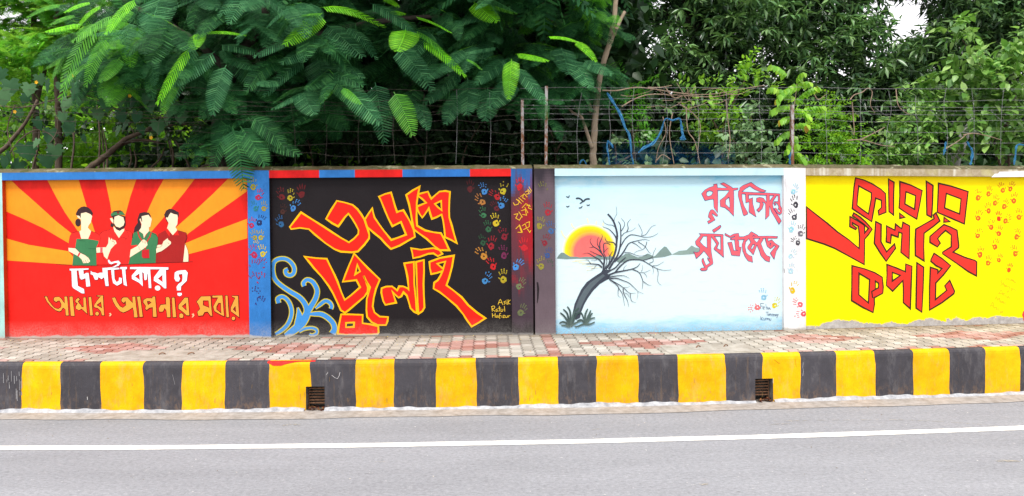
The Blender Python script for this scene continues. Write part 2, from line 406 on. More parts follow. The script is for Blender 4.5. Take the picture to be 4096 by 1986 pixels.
for i in range(ncol0, int(11.5 / PW)):
    for j in range(-1, 11):
        st = 0.5 * PH if i % 2 else 0.0
        o1 = 1.415 - j * PH - st; o0 = o1 - PH
        o1 = min(o1, 1.437); o0 = max(o0, 0.012)
        if o1 - o0 < 0.03: continue
        sc, oc = i * PW, (o0 + o1) / 2
        if any(a - 0.03 < sc < b + 0.03 and c - 0.02 < oc < d + 0.1 for a, b, c, d in SLABS): continue
        dj = abs((1.415 - oc) / PH - 5.3); di = abs(((i - redcol - 8) + 7) % 15 - 7)
        red = (di * 0.42 + dj * 0.95 < 2.35) or i == redcol or oc > 1.34 and (i % 3 != 0) or (oc < 0.10 and (i * 7) % 5 < 2)
        if red: c = random.choice([P8(202, 154, 142, .6), P8(212, 168, 157, .62), P8(194, 138, 124, .58), P8(220, 186, 177, .64)])
        else: c = random.choice([P8(204, 197, 184, .62), P8(214, 207, 194, .64), P8(194, 187, 174, .6), P8(220, 214, 203, .66)])
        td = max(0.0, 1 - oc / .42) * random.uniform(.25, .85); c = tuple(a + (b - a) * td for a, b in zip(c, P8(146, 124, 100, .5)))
        w = PW / 2 - GAP / 2; am = 0.019; g = GAP / 2; zt = random.uniform(-0.0015, 0.0015)
        om = (o0 + o1) / 2
        sg = 1 if i % 2 else 1
        pts = [(-w - am * .4, o0 + g), (-w + am, om), (-w - am * .4, o1 - g), (w + am * .4, o1 - g), (w - am, om), (w + am * .4, o0 + g)]
        top = [onroad(sc + a, b, zt) for a, b in pts]; bot = [onroad(sc + a, b, -0.014) for a, b in pts]
        n = 6
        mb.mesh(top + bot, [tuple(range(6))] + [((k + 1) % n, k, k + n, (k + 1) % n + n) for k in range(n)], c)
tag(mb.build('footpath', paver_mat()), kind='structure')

# ------------------------------------------------------------------ kerb with painted blocks and the two drain openings
def smid(u, v=1540): 
    r = ray(u, v); t = 8.0
    for _ in range(30):
        x = r.x * t; t += (ycurve(x) - 1.47 - r.y * t) / r.y
    p = Vector((r.x * t, r.y * t, 0)); b = np.argmin((_xs - p.x) ** 2 + (_ys - p.y) ** 2); x = _xs[b]; d = 0.0124 * x + 0.037; k = 1 / math.hypot(1, d)
    return _ss[b] + ((p.x - x) + d * (p.y - _ys[b])) * k
BX = [95, 250, 408, 580, 733, 906, 1081, 1246, 1424, 1579, 1746, 1906, 2073, 2232, 2384, 2552, 2708, 2898, 3045, 3197, 3338, 3493, 3644, 3789, 3931, 4069]
BS = [smid(x) for x in BX]
while BS[0] > -10: BS.insert(0, BS[0] - 0.45 - random.uniform(-.02, .02))
k0 = len(BS)
while BS[-1] < 10: BS.append(BS[-1] + 0.45 + random.uniform(-.02, .02))
first_yellow = BS.index(smid(95)) % 2
DR = [(smid(1227, 1610), smid(1302, 1610)), (smid(3016, 1580), smid(3087, 1580))]
ZO = -0.272                                  # head of the drain openings
PROF = [(1.432, 0.004), (1.450, 0.004), (1.4525, -0.006), (1.459, -0.006), (1.461, 0.0), (1.474, -0.004), (1.487, -0.014), (1.496, -0.032), (1.500, -0.06), (1.501, -0.15), (1.502, ZO), (1.503, -0.44), (1.504, ZR)]
YEL, BLK = P8(255, 190, 0, 0.8), P8(72, 70, 75, 0.9)
mb = MB()
def wobk(i, z): return 0.0045 * math.sin(i * 3.1 + z * 17) + 0.003 * math.sin(i * 7.7 + z * 41) + (0.006 * math.sin(i * 1.3) * (z + 0.2) / 0.3)
def cell(s0, s1, i0, i1, p0, p1, col):
    f0 = (lambda z: s0 + wobk(i0, z)) if i0 is not None else (lambda z: s0)
    f1 = (lambda z: s1 + wobk(i1, z)) if i1 is not None else (lambda z: s1)
    a0, b0, a1, b1 = f0(p0[1]), f1(p0[1]), f0(p1[1]), f1(p1[1])
    mb.face([onroad(a0, *p0), onroad(a1, *p1), onroad(b1, *p1), onroad(b0, *p0)], col)
for i in range(len(BS) - 1):
    col = YEL if i % 2 == first_yellow else BLK
    jit = random.uniform(0.88, 1.08); col = tuple(min(c * jit, 0.95) for c in col)
    cuts = [(BS[i], i)] + [(e, None) for d in DR for e in d if BS[i] + 0.01 < e < BS[i + 1] - 0.01] + [(BS[i + 1], i + 1)]
    for (a, ia), (b, ib) in zip(cuts[:-1], cuts[1:]):
        mid = (a + b) / 2
        for q in range(len(PROF) - 1):
            hole = any(d[0] - 0.002 < mid < d[1] + 0.002 for d in DR) and PROF[q][1] <= ZO + 1e-6
            if not hole: cell(a, b, ia, ib, PROF[q], PROF[q + 1], col)
# jambs, head and back of the openings
kerb = mb.build('kerb', M['kerb']); tag(kerb, kind='structure')
mb = MB()
for a, b in DR:
    D0, D1 = 1.4985, 1.28
    mb.face([onroad(a, D0, ZO), onroad(a, D1, ZO), onroad(a, D1, ZR - .02), onroad(a, D0, ZR - .02)])
    mb.face([onroad(b, D0, ZO), onroad(b, D0, ZR - .02), onroad(b, D1, ZR - .02), onroad(b, D1, ZO)])
    mb.face([onroad(a, D0, ZO), onroad(b, D0, ZO), onroad(b, D1, ZO), onroad(a, D1, ZO)])
    mb.face([onroad(a, D1, ZO), onroad(b, D1, ZO), onroad(b, D1, ZR - .02), onroad(a, D1, ZR - .02)])
    mb.face([onroad(a, D0 + .05, ZR + .004), onroad(b, D0 + .05, ZR + .004), onroad(b, D1, ZR + .004), onroad(a, D1, ZR + .004)])
tag(mb.build('kerb_drain_recess', M['drain']), kind='structure')
for q, (a, b) in enumerate(DR):
    g = empty('drain_grate', onroad((a + b) / 2, 1.42, ZR), label=['rusty slatted drain grate under the edge of a yellow kerb block', 'rusty slatted drain grate below the sunrise mural, half hidden by dead leaves'][q], cat='drain grate', group='drain openings in the kerb')
    for k in range(6):
        z = ZR + 0.06 + k * 0.032
        mb = MB(); s0 = a + 0.012 + 0.3 * 0; p = onroad(a + 0.008, 1.41, z); e = onroad(b - 0.008, 1.41, z)
        mb.box(p, e - p, (0, 0.02, 0), (0, 0, 0.012)); mb.build('bar', M['rust'], g)
    mb = MB(); q0, q1 = a + 0.008, b - 0.008
    mb.tube([onroad(q0, 1.405, ZR + .01), onroad(q0, 1.405, ZR + .25), onroad(q1, 1.405, ZR + .25), onroad(q1, 1.405, ZR + .01)], 0.006, 4)
    mb.build('frame', M['rust'], g)
    mb = MB()
    for k in range(60):
        c = onroad(random.uniform(a + .01, b - .01), random.uniform(1.43, 1.53), ZR + 0.012 + random.uniform(0, .03))
        d = Vector((random.uniform(-1, 1), random.uniform(-1, 1), random.uniform(-.3, .5))).normalized() * random.uniform(.012, .03); w = Vector((d.y, -d.x, random.uniform(-.01, .01))) * 0.4
        mb.face([c - d, c + w, c + d, c - w], random.choice([P8(120, 60, 40), P8(70, 48, 34), P8(150, 100, 60), P8(90, 40, 36)]))
    tag(mb.build('dead_leaves', M['paint_hand']), ['dead brown leaves caught at the drain mouth under the yellow kerb block', 'dead brown leaves heaped in the drain mouth below the sunrise mural'][q], 'dead leaves', kind='stuff')
# painted foot of the kerb
mb = MB(); S = np.linspace(-10.5, 10.5, 1700)
for i in range(len(S) - 1):
    if any(d[0] < S[i + 1] and S[i] < d[1] for d in DR): continue
    def top(s): return ZR + 0.036 + 0.008 * math.sin(s * 2.1) + 0.006 * math.sin(s * 9.3) + 0.004 * math.sin(s * 31)
    def fo(s): return 1.55 + 0.010 * math.sin(s * 1.3) + 0.006 * math.sin(s * 11)
    a, b = S[i], S[i + 1]
    mb.face([onroad(a, 1.5045, top(a)), onroad(a, 1.52, ZR + .03), onroad(b, 1.52, ZR + .03), onroad(b, 1.5045, top(b))])
    mb.face([onroad(a, 1.52, ZR + .03), onroad(a, fo(a), ZR + .011), onroad(b, fo(b), ZR + .011), onroad(b, 1.52, ZR + .03)])
tag(mb.build('kerb_foot', M['white_fillet']), kind='structure')
# red paint smeared along the top of one kerb block, and the hammer-chipped marks
mb = MB(); a, b = smid(1072, 1450), smid(1262, 1450)
pts = [(a - .02, .45), (a + .05, .2), (b - .02, .15), (b, .6), (a + .34 * (b - a) + .1, 1.0), (a + .3, 1.2), (a + .2, 2.0), (a + .1, 1.9), (a + .04, 1.0)]
pr = [(1.461, 0.001), (1.4885, -0.0135), (1.5, -0.045)]
def onface(s, t):
    t = max(0, min(2, t)); k = min(int(t), 1); f = t - k
    o = pr[k][0] + (pr[k + 1][0] - pr[k][0]) * f; z = pr[k][1] + (pr[k + 1][1] - pr[k][1]) * f; return onroad(s, o + 0.0025, z + 0.0025)
n = 26
for i in range(n):
    s0 = a + (b - a) * i / n; s1 = a + (b - a) * (i + 1) / n
    def dep(s): 
        t = (s - a) / (b - a); return 0.5 + 1.45 * math.exp(-((t - .24) / .22) ** 2) + 0.4 * math.sin(t * 9) ** 2 * (1 - t) + 0.1
    for q in range(4):
        mb.face([onface(s0, dep(s0) * q / 4), onface(s0, dep(s0) * (q + 1) / 4), onface(s1, dep(s1) * (q + 1) / 4), onface(s1, dep(s1) * q / 4)], P8(250, 40, 30))
tag(mb.build('paint_smear', M['paint_hand'], kerb))

def kface(u, v):                              # photograph point on the kerb's face
    r = ray(u, v); t = 8.0
    for _ in range(30): t += (ycurve(r.x * t) - 1.5065 - r.y * t) / r.y
    return Vector((r.x * t, r.y * t, EYE + r.z * t))
mb = MB()
def scratch(pts, w, col):
    for (a, b) in zip(pts[:-1], pts[1:]):
        p, q = kface(*a), kface(*b); d = (q - p).normalized(); n = Vector((-d.z, 0, d.x)) * w * random.uniform(.5, 1); mb.face([p - n, q - n, q + n, p + n], col)
scratch([(1305, 1500), (1312, 1490)], .003, P8(215, 212, 212)); scratch([(1327, 1502), (1340, 1512), (1350, 1516), (1357, 1503), (1360, 1490)], .003, P8(215, 212, 212))
for k in range(16):
    x = random.uniform(2, 90); y = random.uniform(1485, 1570); scratch([(x, y), (x + 1, y + random.uniform(12, 45))], .0035, P8(170, 168, 170))
scratch([(3213, 1450), (3211, 1470), (3214, 1485), (3211, 1505)], .003, P8(170, 168, 170)); scratch([(349, 1588), (350, 1600)], .004, P8(225, 225, 225)); scratch([(690, 1500), (700, 1540)], .002, P8(170, 168, 170)); scratch([(3097, 1440), (3118, 1456)], .002, P8(110, 80, 20)); scratch([(3180, 1437), (3186, 1470)], .002, P8(110, 80, 20))
for k in range(60):
    i = random.choice(range(k0, k0 + 1)) if False else random.uniform(0, 4090); y = random.uniform(1500, 1560) if random.random() < .4 else random.uniform(1560, 1600)
    scratch([(i, y), (i + random.uniform(-2, 2), y + random.uniform(6, 26))], .0016, random.choice([P8(120, 112, 108), P8(150, 120, 70), P8(95, 88, 84)]))
mb.build('scratch', M['paint_hand'], kerb)

# concrete inspection covers in the footpath
for q, (a, b, o0, o1) in enumerate(SLABS):
    g = empty('inspection_cover', onroad((a + b) / 2, (o0 + o1) / 2, 0), label=['sandy concrete inspection cover in the footpath below the red sunburst mural', 'pale concrete inspection cover in the footpath below the sunrise mural'][q], cat='inspection cover', group='concrete covers let into the footpath')
    mb = MB(); n = 10
    a -= .11; b += .11
    for i in range(n):
        s0 = a + (b - a) * i / n; s1 = a + (b - a) * (i + 1) / n
        mb.face([onroad(s0, o0, 0.003), onroad(s0, o1, 0.003), onroad(s1, o1, 0.003), onroad(s1, o0, 0.003)])
    mb.build('slab', M['slab'], g)
    for hx, hy in (((647, 1419), (763, 1418)) if q == 0 else ((2794, 1390), (2904, 1386))):
        s, o = road_so(hx, hy, 0.005); mb = MB()
        P = [onroad(s - .03, o + .01, 0.0), onroad(s - .02, o + .005, .016), onroad(s + .0, o - .01, .022), onroad(s + .022, o - .02, .016), onroad(s + .03, o - .028, 0.0)]
        mb.tube(P, 0.007, 6); mb.build('lifting_handle', M['rust'], g)

# yellow petals and leaf crumbs scattered on the footpath
mb = MB()
for k in range(900):
    u = random.uniform(-100, 4200); s = smid(u) if False else random.uniform(-8, 8)
    o = 0.02 + abs(random.gauss(0, 0.45)) if random.random() < 0.75 else random.uniform(0, 1.4)
    if o > 1.4 or (s > 1.5 and random.random() < 0.75): continue
    c = onroad(s, o, 0.005); t = random.uniform(0, 6.28); l = random.uniform(.006, .014); d = Vector((math.cos(t), math.sin(t), random.uniform(-.2, .3))) * l; w = Vector((-d.y, d.x, 0)) * 0.55
    mb.face([c - d, c + w, c + d, c - w], random.choice([P8(222, 190, 90), P8(200, 160, 70), P8(150, 100, 60), P8(235, 215, 130), P8(120, 80, 50)]))
tag(mb.build('fallen_petals', M['paint_hand']), 'yellow petals and leaf crumbs scattered over the paved footpath', 'fallen petals', kind='stuff')
mb = MB()
for k in range(260):
    s = random.uniform(-7, 7); o = random.choice([random.uniform(2.8, 4.4), random.uniform(1.8, 2.6)])
    c = onroad(s, o, ZR + 0.006); t = random.uniform(0, 6.28); l = random.uniform(.004, .011); d = Vector((math.cos(t), math.sin(t), .2)) * l; w = Vector((-d.y, d.x, 0)) * 0.6
    mb.face([c - d, c + w, c + d, c - w], random.choice([P8(235, 232, 225), P8(215, 205, 190), P8(120, 100, 80)]))
tag(mb.build('road_grit', M['paint_hand']), 'pale grit and paper crumbs lying on the grey asphalt', 'grit', kind='stuff')

# ------------------------------------------------------------------ the boundary wall: straight bays between piers
def xray(u, v):                              # where the sight line meets the wall line
    r = ray(u, v); t = 9.0
    for _ in range(40): t += (ycurve(r.x * t) - r.y * t) / r.y
    return Vector((r.x * t, r.y * t, 0))
JU = [-1135, -32, 1040, 2135, 3180, 4232]
J = [xray(u, 1340) for u in JU]
J.append(J[-1] + (J[-1] - J[-2]) + Vector((0, .12, 0))); J.insert(0, J[0] + (J[0] - J[1]) + Vector((0, .06, 0)))
HT = [2.147] * 4 + [2.147, 2.14, 2.105, 2.09]
REC = -0.065                                 # how far the panels sit behind piers and band
class Bay:
    def __init__(s, a, b, ha, hb):
        s.a, s.b = Vector(a), Vector(b); s.L = (s.b - s.a).length; s.t = (s.b - s.a) / s.L
        s.n = Vector((s.t.y, -s.t.x, 0)); s.ha, s.hb = ha, hb
    def pos(s, x, z, off=0.0): return s.a + s.t * x + s.n * off + Vector((0, 0, z))
    def hit(s, u, v, off=0.0):
        r = ray(u, v); p0 = s.a + s.n * off; o = Vector((0, 0, EYE))
        t = (p0 - o).dot(s.n) / r.dot(s.n); p = o + r * t
        return (p - s.a).dot(s.t), p.z
    def top(s, x): return s.ha + (s.hb - s.ha) * max(0, min(1, x / s.L))
BAY = [Bay(J[i], J[i + 1], HT[i], HT[i + 1]) for i in range(len(J) - 1)]
# bays: 0,1 left of frame, 2 = red mural, 3 = black mural, 4 = sunrise mural, 5 = yellow mural, 6 right of frame
BANDZ = 0.098
def bandbottom(b, x): return b.top(x) - BANDZ

def grid(mb, b, x0, x1, z0, z1, off, col, nx=1, m=0, wav=0.0):
    for i in range(nx):
        a = x0 + (x1 - x0) * i / nx; c = x0 + (x1 - x0) * (i + 1) / nx
        zf = (lambda x: z1(x)) if callable(z1) else (lambda x: z1)
        zg = (lambda x: z0(x)) if callable(z0) else (lambda x: z0)
        mb.face([b.pos(a, zg(a), off), b.pos(c, zg(c), off), b.pos(c, zf(c), off), b.pos(a, zf(a), off)], col, m)

def pier(name, b, x0, x1, col, mat, parent, lab=None, cols=None, side=None):
    mb = MB(); f = lambda x: b.top(x)
    if cols is None: grid(mb, b, x0, x1, -0.02, f, 0.0, col)
    else:
        zs = [z for z, _ in cols]
        for (z0, c0), (z1, _) in zip(cols[:-1], cols[1:]): grid(mb, b, x0, x1, z0, z1, 0.0, c0)
        grid(mb, b, x0, x1, cols[-1][0], f, 0.0, cols[-1][1])
    c = side or (col if cols is None else cols[0][1])
    for x, fl in ((x0, 1), (x1, 0)):
        q = [b.pos(x, -.02, 0), b.pos(x, b.top(x), 0), b.pos(x, b.top(x), -.25), b.pos(x, -.02, -.25)]
        mb.face(q if fl else q[::-1], c)
    o = mb.build(name, mat, parent)
    if lab: o['label'] = lab
    return o

def band(b, x0, x1, segs, mat, parent, lab=None):
    mb = MB()
    for (a, c, col) in segs:
        grid(mb, b, a, c, lambda x: bandbottom(b, x), b.top, 0.0, col)
        mb.face([b.pos(a, bandbottom(b, a), REC - .02), b.pos(c, bandbottom(b, c), REC - .02), b.pos(c, bandbottom(b, c), 0), b.pos(a, bandbottom(b, a), 0)], col)
    o = mb.build('top_band', mat, parent)
    if lab: o['label'] = lab
    return o

def coping(b, x0, x1, parent):
    mb = MB(); n = max(2, int((x1 - x0) / 0.12))
    X = np.linspace(x0, x1, n + 1)
    def prof(x):
        r = 0.004 * math.sin(x * 23) + 0.003 * math.sin(x * 61); t = b.top(x)
        return [(0.001, t - 0.004 + r * .4), (-0.012, t + 0.012 + r), (-0.10, t + 0.052 + r), (-0.20, t + 0.058 + r * .6), (-0.27, t + 0.04), (-0.27, t - 0.3)]
    for i in range(n):
        p, q = prof(X[i]), prof(X[i + 1])
        for k in range(len(p) - 1):
            mb.face([b.pos(X[i], p[k][1], p[k][0]), b.pos(X[i + 1], q[k][1], q[k][0]), b.pos(X[i + 1], q[k + 1][1], q[k + 1][0]), b.pos(X[i], p[k + 1][1], p[k + 1][0])])
    return mb.build('coping', M['coping'], parent)

# reads the traced paint: (crop name) -> photograph pixels
CROP = dict(A1=(1140, 730, 4.029), A2=(1440, 730, 4.029), A3=(1190, 990, 3.375), A4=(1500, 970, 3.375), A5=(1070, 1000, 3.469),
    B1=(3200, 700, 3.470), B2=(3360, 860, 3.047), B3=(3840, 690, 2.082), C1=(2760, 720, 6.245), C2=(2760, 890, 6.245),
    C3=(2220, 840, 4.46), C4=(2220, 1080, 4.996), C5=(2950, 1100, 5.946), D1=(160, 1060, 5.152), D2=(560, 1050, 5.205),
    D3=(250, 810, 4.804), D4=(500, 810, 4.804), P1=(0, 660, 1.7345), P2=(1040, 660, 1.735), P3=(2100, 640, 1.6877), P4=(3100, 640, 1.6877))
def rd(txt):
    """'A1 1,2 3,4 A2 5,6' -> photograph pixels"""
    out = []; c = None
    for w in txt.split():
        if w in CROP: c = CROP[w]
        else:
            x, y = w.split(','); out.append((c[0] + float(x) / c[2], c[1] + float(y) / c[2]))
    return out
class Paint:
    """thin coats of paint laid on a bay's wall face, each coat a little proud of the one below"""
    def __init__(s, bay, off): s.b = bay; s.o = off; s.k = 1; s.mb = MB()
    def h(s, pts): return [s.b.hit(u, v, s.o) for u, v in pts]
    def lay(s): s.k += 1; return s.o + 0.0006 + s.k * 0.00009
    def poly(s, pts, col, holes=(), px=True):
        A = [s.h(pts) if px else pts] + [s.h(q) if px else q for q in holes]
        o = s.lay(); tri = geometry.tessellate_polygon([[Vector((x, z, 0)) for x, z in q] for q in A])
        fl = [p for q in A for p in q]
        for t in tri:
            q = [fl[i] for i in t]
            ar = (q[1][0] - q[0][0]) * (q[2][1] - q[0][1]) - (q[2][0] - q[0][0]) * (q[1][1] - q[0][1])
            if ar < 0: q = q[::-1]
            s.mb.face([s.b.pos(x, z, o) for x, z in q], col)
    def line(s, pts, w, col, closed=False, px=True, jit=0.0):
        A = [np.array(p) for p in (s.h(pts) if px else pts)]
        W = list(w) if hasattr(w, '__len__') else [w] * len(A)
        if len(W) == 2 and len(A) != 2: W = list(np.linspace(W[0], W[1], len(A)))
        n = len(A); o = s.lay(); Lf, Rt = [], []
        for i in range(n):
            p, q, r = A[i - 1] if (i or closed) else None, A[i], (A[(i + 1) % n] if (i < n - 1 or closed) else None)
            d0 = (q - p) if p is not None else (r - q); d1 = (r - q) if r is not None else (q - p)
            d0 = d0 / (np.linalg.norm(d0) + 1e-9); d1 = d1 / (np.linalg.norm(d1) + 1e-9)
            n0 = np.array([-d0[1], d0[0]]); n1 = np.array([-d1[1], d1[0]])
            m = n0 + n1; l = np.linalg.norm(m)
            m = n0 if l < 0.3 else m / l
            k = 1 / max(0.42, float(m @ n0)); hw = W[i] * 0.5 * (1 + random.uniform(-jit, jit))
            Lf.append(q + m * hw * k); Rt.append(q - m * hw * k)
        for i in range(n if closed else n - 1):
            j = (i + 1) % n
            s.mb.face([s.b.pos(*Rt[i], o), s.b.pos(*Rt[j], o), s.b.pos(*Lf[j], o), s.b.pos(*Lf[i], o)], col)
    def circle(s, c, rx, ry, col, n=18):
        s.poly([(c[0] + rx * math.cos(2 * math.pi * k / n), c[1] + ry * math.sin(2 * math.pi * k / n)) for k in range(n)], col)
    def letter(s, outer, holes, fill, edge, w):
        P = rd(outer); H = [rd(q) for q in holes]
        s.poly(P, fill, H)
        if edge:
            for q in [P] + H: s.line(q, w, edge, True, jit=0.22)
    def done(s, name, parent, mat='paint_clean', label=None):
        o = s.mb.build(name, M[mat], parent)
        if label: o['label'] = label
        return o
# ------------------------------------------------------------------ boundary wall, left section (ends at the expansion joint)
RED, ORG = P8(246, 36, 28), P8(255, 158, 36)
BLUE, CYAN = P8(52, 128, 205), P8(178, 228, 222)
def bx(k, u, v=1000, off=0.0): return BAY[k].hit(u, v, off)[0]
wl = empty('boundary_wall', J[3] + Vector((-1.5, 0, 0)), label='left section of the painted boundary wall with the red sunburst and the black mural', cat='wall', group='sections of the boundary wall')
wr = empty('boundary_wall', J[5] + Vector((-1.5, 0, 0)), label='right section of the painted boundary wall with the sunrise and the yellow mural', cat='wall', group='sections of the boundary wall')

def panel(k, x0, x1, mat, col, parent, lab):
    mb = MB(); b = BAY[k]; n = 8
    for i in range(n):
        a = x0 + (x1 - x0) * i / n; c = x0 + (x1 - x0) * (i + 1) / n
        zs = np.linspace(-.02, b.top(x0) - .05, 6)
        for z0, z1 in zip(zs[:-1], zs[1:]):
            mb.face([b.pos(a, z0, REC), b.pos(c, z0, REC), b.pos(c, z1, REC), b.pos(a, z1, REC)], col)
    o = mb.build('mural_panel', mat, parent); o['label'] = lab; return o

# off-frame bays to the left
b = BAY[1]; e0 = bx(2, 12)
for k in (0, 1):
    b = BAY[k]
    panel(k, 0.0, b.L, M['paint'], CYAN, wl, 'plain pale turquoise wall panel')
    band(b, 0.0, b.L, [(0.0, b.L, CYAN)], M['paint'], wl); coping(b, 0.0, b.L, wl)
    pier('pier', b, b.L - .13, b.L, CYAN, M['paint'], wl); 
b2, b3, b4, b5 = BAY[2], BAY[3], BAY[4], BAY[5]
pier('pier', b2, 0.0, bx(2, 13), CYAN, M['paint'], wl, 'pale turquoise pier', side=P8(214, 70, 26))
x1 = bx(2, 993)
p1 = panel(2, bx(2, 13), x1, M['paint'], RED, wl, 'red panel with orange sunburst and four faceless people')
pier('pier', b2, x1, b2.L, BLUE, M['paint'], wl, 'blue pier with coloured handprints')
band(b2, bx(2, 13), x1, [(bx(2, 13), x1, BLUE)], M['paint'], wl, 'blue band'); coping(b2, 0, b2.L, wl)
x0, x1 = bx(3, 1080), bx(3, 2046)
pier('pier', b3, 0.0, x0, BLUE, M['paint'], wl, 'blue pier with coloured handprints', side=P8(40, 34, 36))
p2 = panel(3, x0, x1, M['paint_black'], P8(30, 25, 28), wl, 'black panel with large red letters edged in yellow')
xs = bx(3, 2131)
DP, RB = P8(96, 80, 90), P8(150, 24, 34)
def piermix(name, b, x0, x1, parent, lab, fn, nx=10, nz=60):
    mb = MB(); t = b.top(x0)
    for i in range(nx):
        for j in range(nz):
            a, c = x0 + (x1 - x0) * i / nx, x0 + (x1 - x0) * (i + 1) / nx
            z0, z1 = -.02 + (t + .02) * j / nz, -.02 + (t + .02) * (j + 1) / nz
            mb.face([b.pos(a, z0), b.pos(c, z0), b.pos(c, z1), b.pos(a, z1)], fn((i + .5) / nx, (z0 + z1) / 2))
    for x, fl in ((x0, 1), (x1, 0)):
        q = [b.pos(x, -.02, 0), b.pos(x, t, 0), b.pos(x, t, -.25), b.pos(x, -.02, -.25)]
        mb.face(q if fl else q[::-1], fn(0.5, 0.6))
    o = mb.build(name, M['paint_black'], parent); o['label'] = lab; return o
def mixc(a, b, t): t = max(0, min(1, t)); return tuple(x + (y - x) * t for x, y in zip(a, b))
def pierL(x, z):                             # blue over red brushed into plum
    w = 0.10 * math.sin(x * 9 + z * 7) + 0.06 * math.sin(x * 23)
    c = mixc(P8(70, 56, 66), P8(40, 100, 165), (z + w - 1.85) / .2)
    r = math.exp(-((z - 1.5 + w) / .35) ** 2) * (0.25 + x * .9) + math.exp(-((z - 1.12 + w) / .16) ** 2) * .7 * x + 0.5 * math.exp(-((z - .72 + w) / .1) ** 2) * (1 - x)
    c = mixc(c, P8(165, 24, 36), r)
    return mixc(c, P8(52, 44, 48), (0.16 + w * .3 - z) / .1)
def pierR(x, z):
    w = 0.08 * math.sin(x * 7 + z * 3)
    c = mixc(P8(100, 86, 94), P8(52, 46, 54), (z + w - 1.85) / .25)
    return mixc(c, P8(112, 98, 106), (0.6 - z) / .6)
piermix('pier', b3, x1, xs, wl, 'plum pier brushed with red and blue, with handprints and yellow writing', pierL)
U = lambda k, P: bx(k, 1040 + P / 1.735, 690)
segs = [(x0, U(3, 410), P8(226, 28, 28)), (U(3, 410), U(3, 658), BLUE), (U(3, 658), U(3, 988), P8(232, 32, 30)), (U(3, 988), U(3, 1457), P8(48, 120, 200)), (U(3, 1457), x1, P8(230, 34, 32))]
band(b3, x0, x1, segs, M['paint'], wl, 'red and blue striped band'); coping(b3, 0, xs, wl)
# right section
xs2, x0, x1 = bx(4, 2139), bx(4, 2221), bx(4, 3136)
piermix('pier', b4, xs2, x0, wr, 'grey plum pier with handprints', pierR)
p3 = panel(4, x0, x1, M['sky_mural'], (1, 1, 1), wr, 'pale blue panel with a sunrise, a bare tree and red lettering')
band(b4, x0, x1, [(x0, x1, P8(200, 234, 245))], M['paint_clean'], wr, 'pale cyan band'); coping(b4, xs2, b4.L, wr)
WH = P8(246, 246, 248)
def pierW(x, z): return mixc(WH, P8(196, 232, 244), (z - 2.03 + 0.05 * math.sin(x * 11)) / .04 * (0.62 - x) * 3) if z > 2 else WH
pier('pier', b4, x1, b4.L, WH, M['paint'], wr, 'white pier with black, cyan and red handprints')
x0 = bx(5, 3223)
pier('pier', b5, 0.0, x0, WH, M['paint'], wr, 'white pier with black, cyan and red handprints')
x1 = bx(5, 4185)
p4 = panel(5, x0, x1, M['yellow_mural'], (1, 1, 1), wr, 'bright yellow panel with red letters edged in black over a bare concrete foot')
xw = bx(5, 3965, 690)
band(b5, x0, x1, [(x0, x1, (1, 1, 1))], M['bare_band'], wr, 'bare stained concrete band'); coping(b5, 0, b5.L, wr)
pt = Paint(b5, 0.0)                          # white patch brushed on the bare band
t = 2.112
pt.poly([(xw, t - .105), (xw + .05, t - .06), (xw + .1, t - .055), (xw + .12, t - .03), (xw + .3, t - .028), (xw + .5, t - .02), (x1, t - .02), (x1, t - .1)], WH, px=False)
pt.done('white_paint_patch', wr, 'paint')
pier('pier', b5, x1, b5.L, P8(226, 40, 40), M['paint'], wr, 'red pier'); b = BAY[6]
panel(6, 0.0, b.L, M['paint'], P8(235, 235, 238), wr, 'plain white wall panel'); band(b, 0, b.L, [(0, b.L, (1, 1, 1))], M['bare_band'], wr); coping(b, 0, b.L, wr)
pt = Paint(b5, REC); pt.poly([(4088, 1262), (4092, 1246), (4112, 1240), (4112, 1288), (4091, 1286), (4093, 1272)], P8(226, 60, 66)); pt.done('red_paint_splash', p4)
# soft grime crack in the white pier, and the joint filler
mb = MB(); q = BAY[4]
pt = Paint(b4, 0.0); pt.line([(3173, 672), (3170, 680), (3160, 695), (3146, 708), (3142, 720), (3143, 740), (3146, 765), (3141, 800), (3139, 850)], 0.003, (0.25, 0.25, 0.26), jit=.4)
pt.line([(3141, 676), (3140, 700), (3138, 735)], 0.003, (0.3, 0.3, 0.32), jit=.4); pt.line([(3137, 1075), (3138, 1092)], .008, (.2, .2, .22)); pt.done('crack', wr)

W = lambda n, px: n / CROP[px][2] / 307.0    # stroke width traced in a crop -> metres
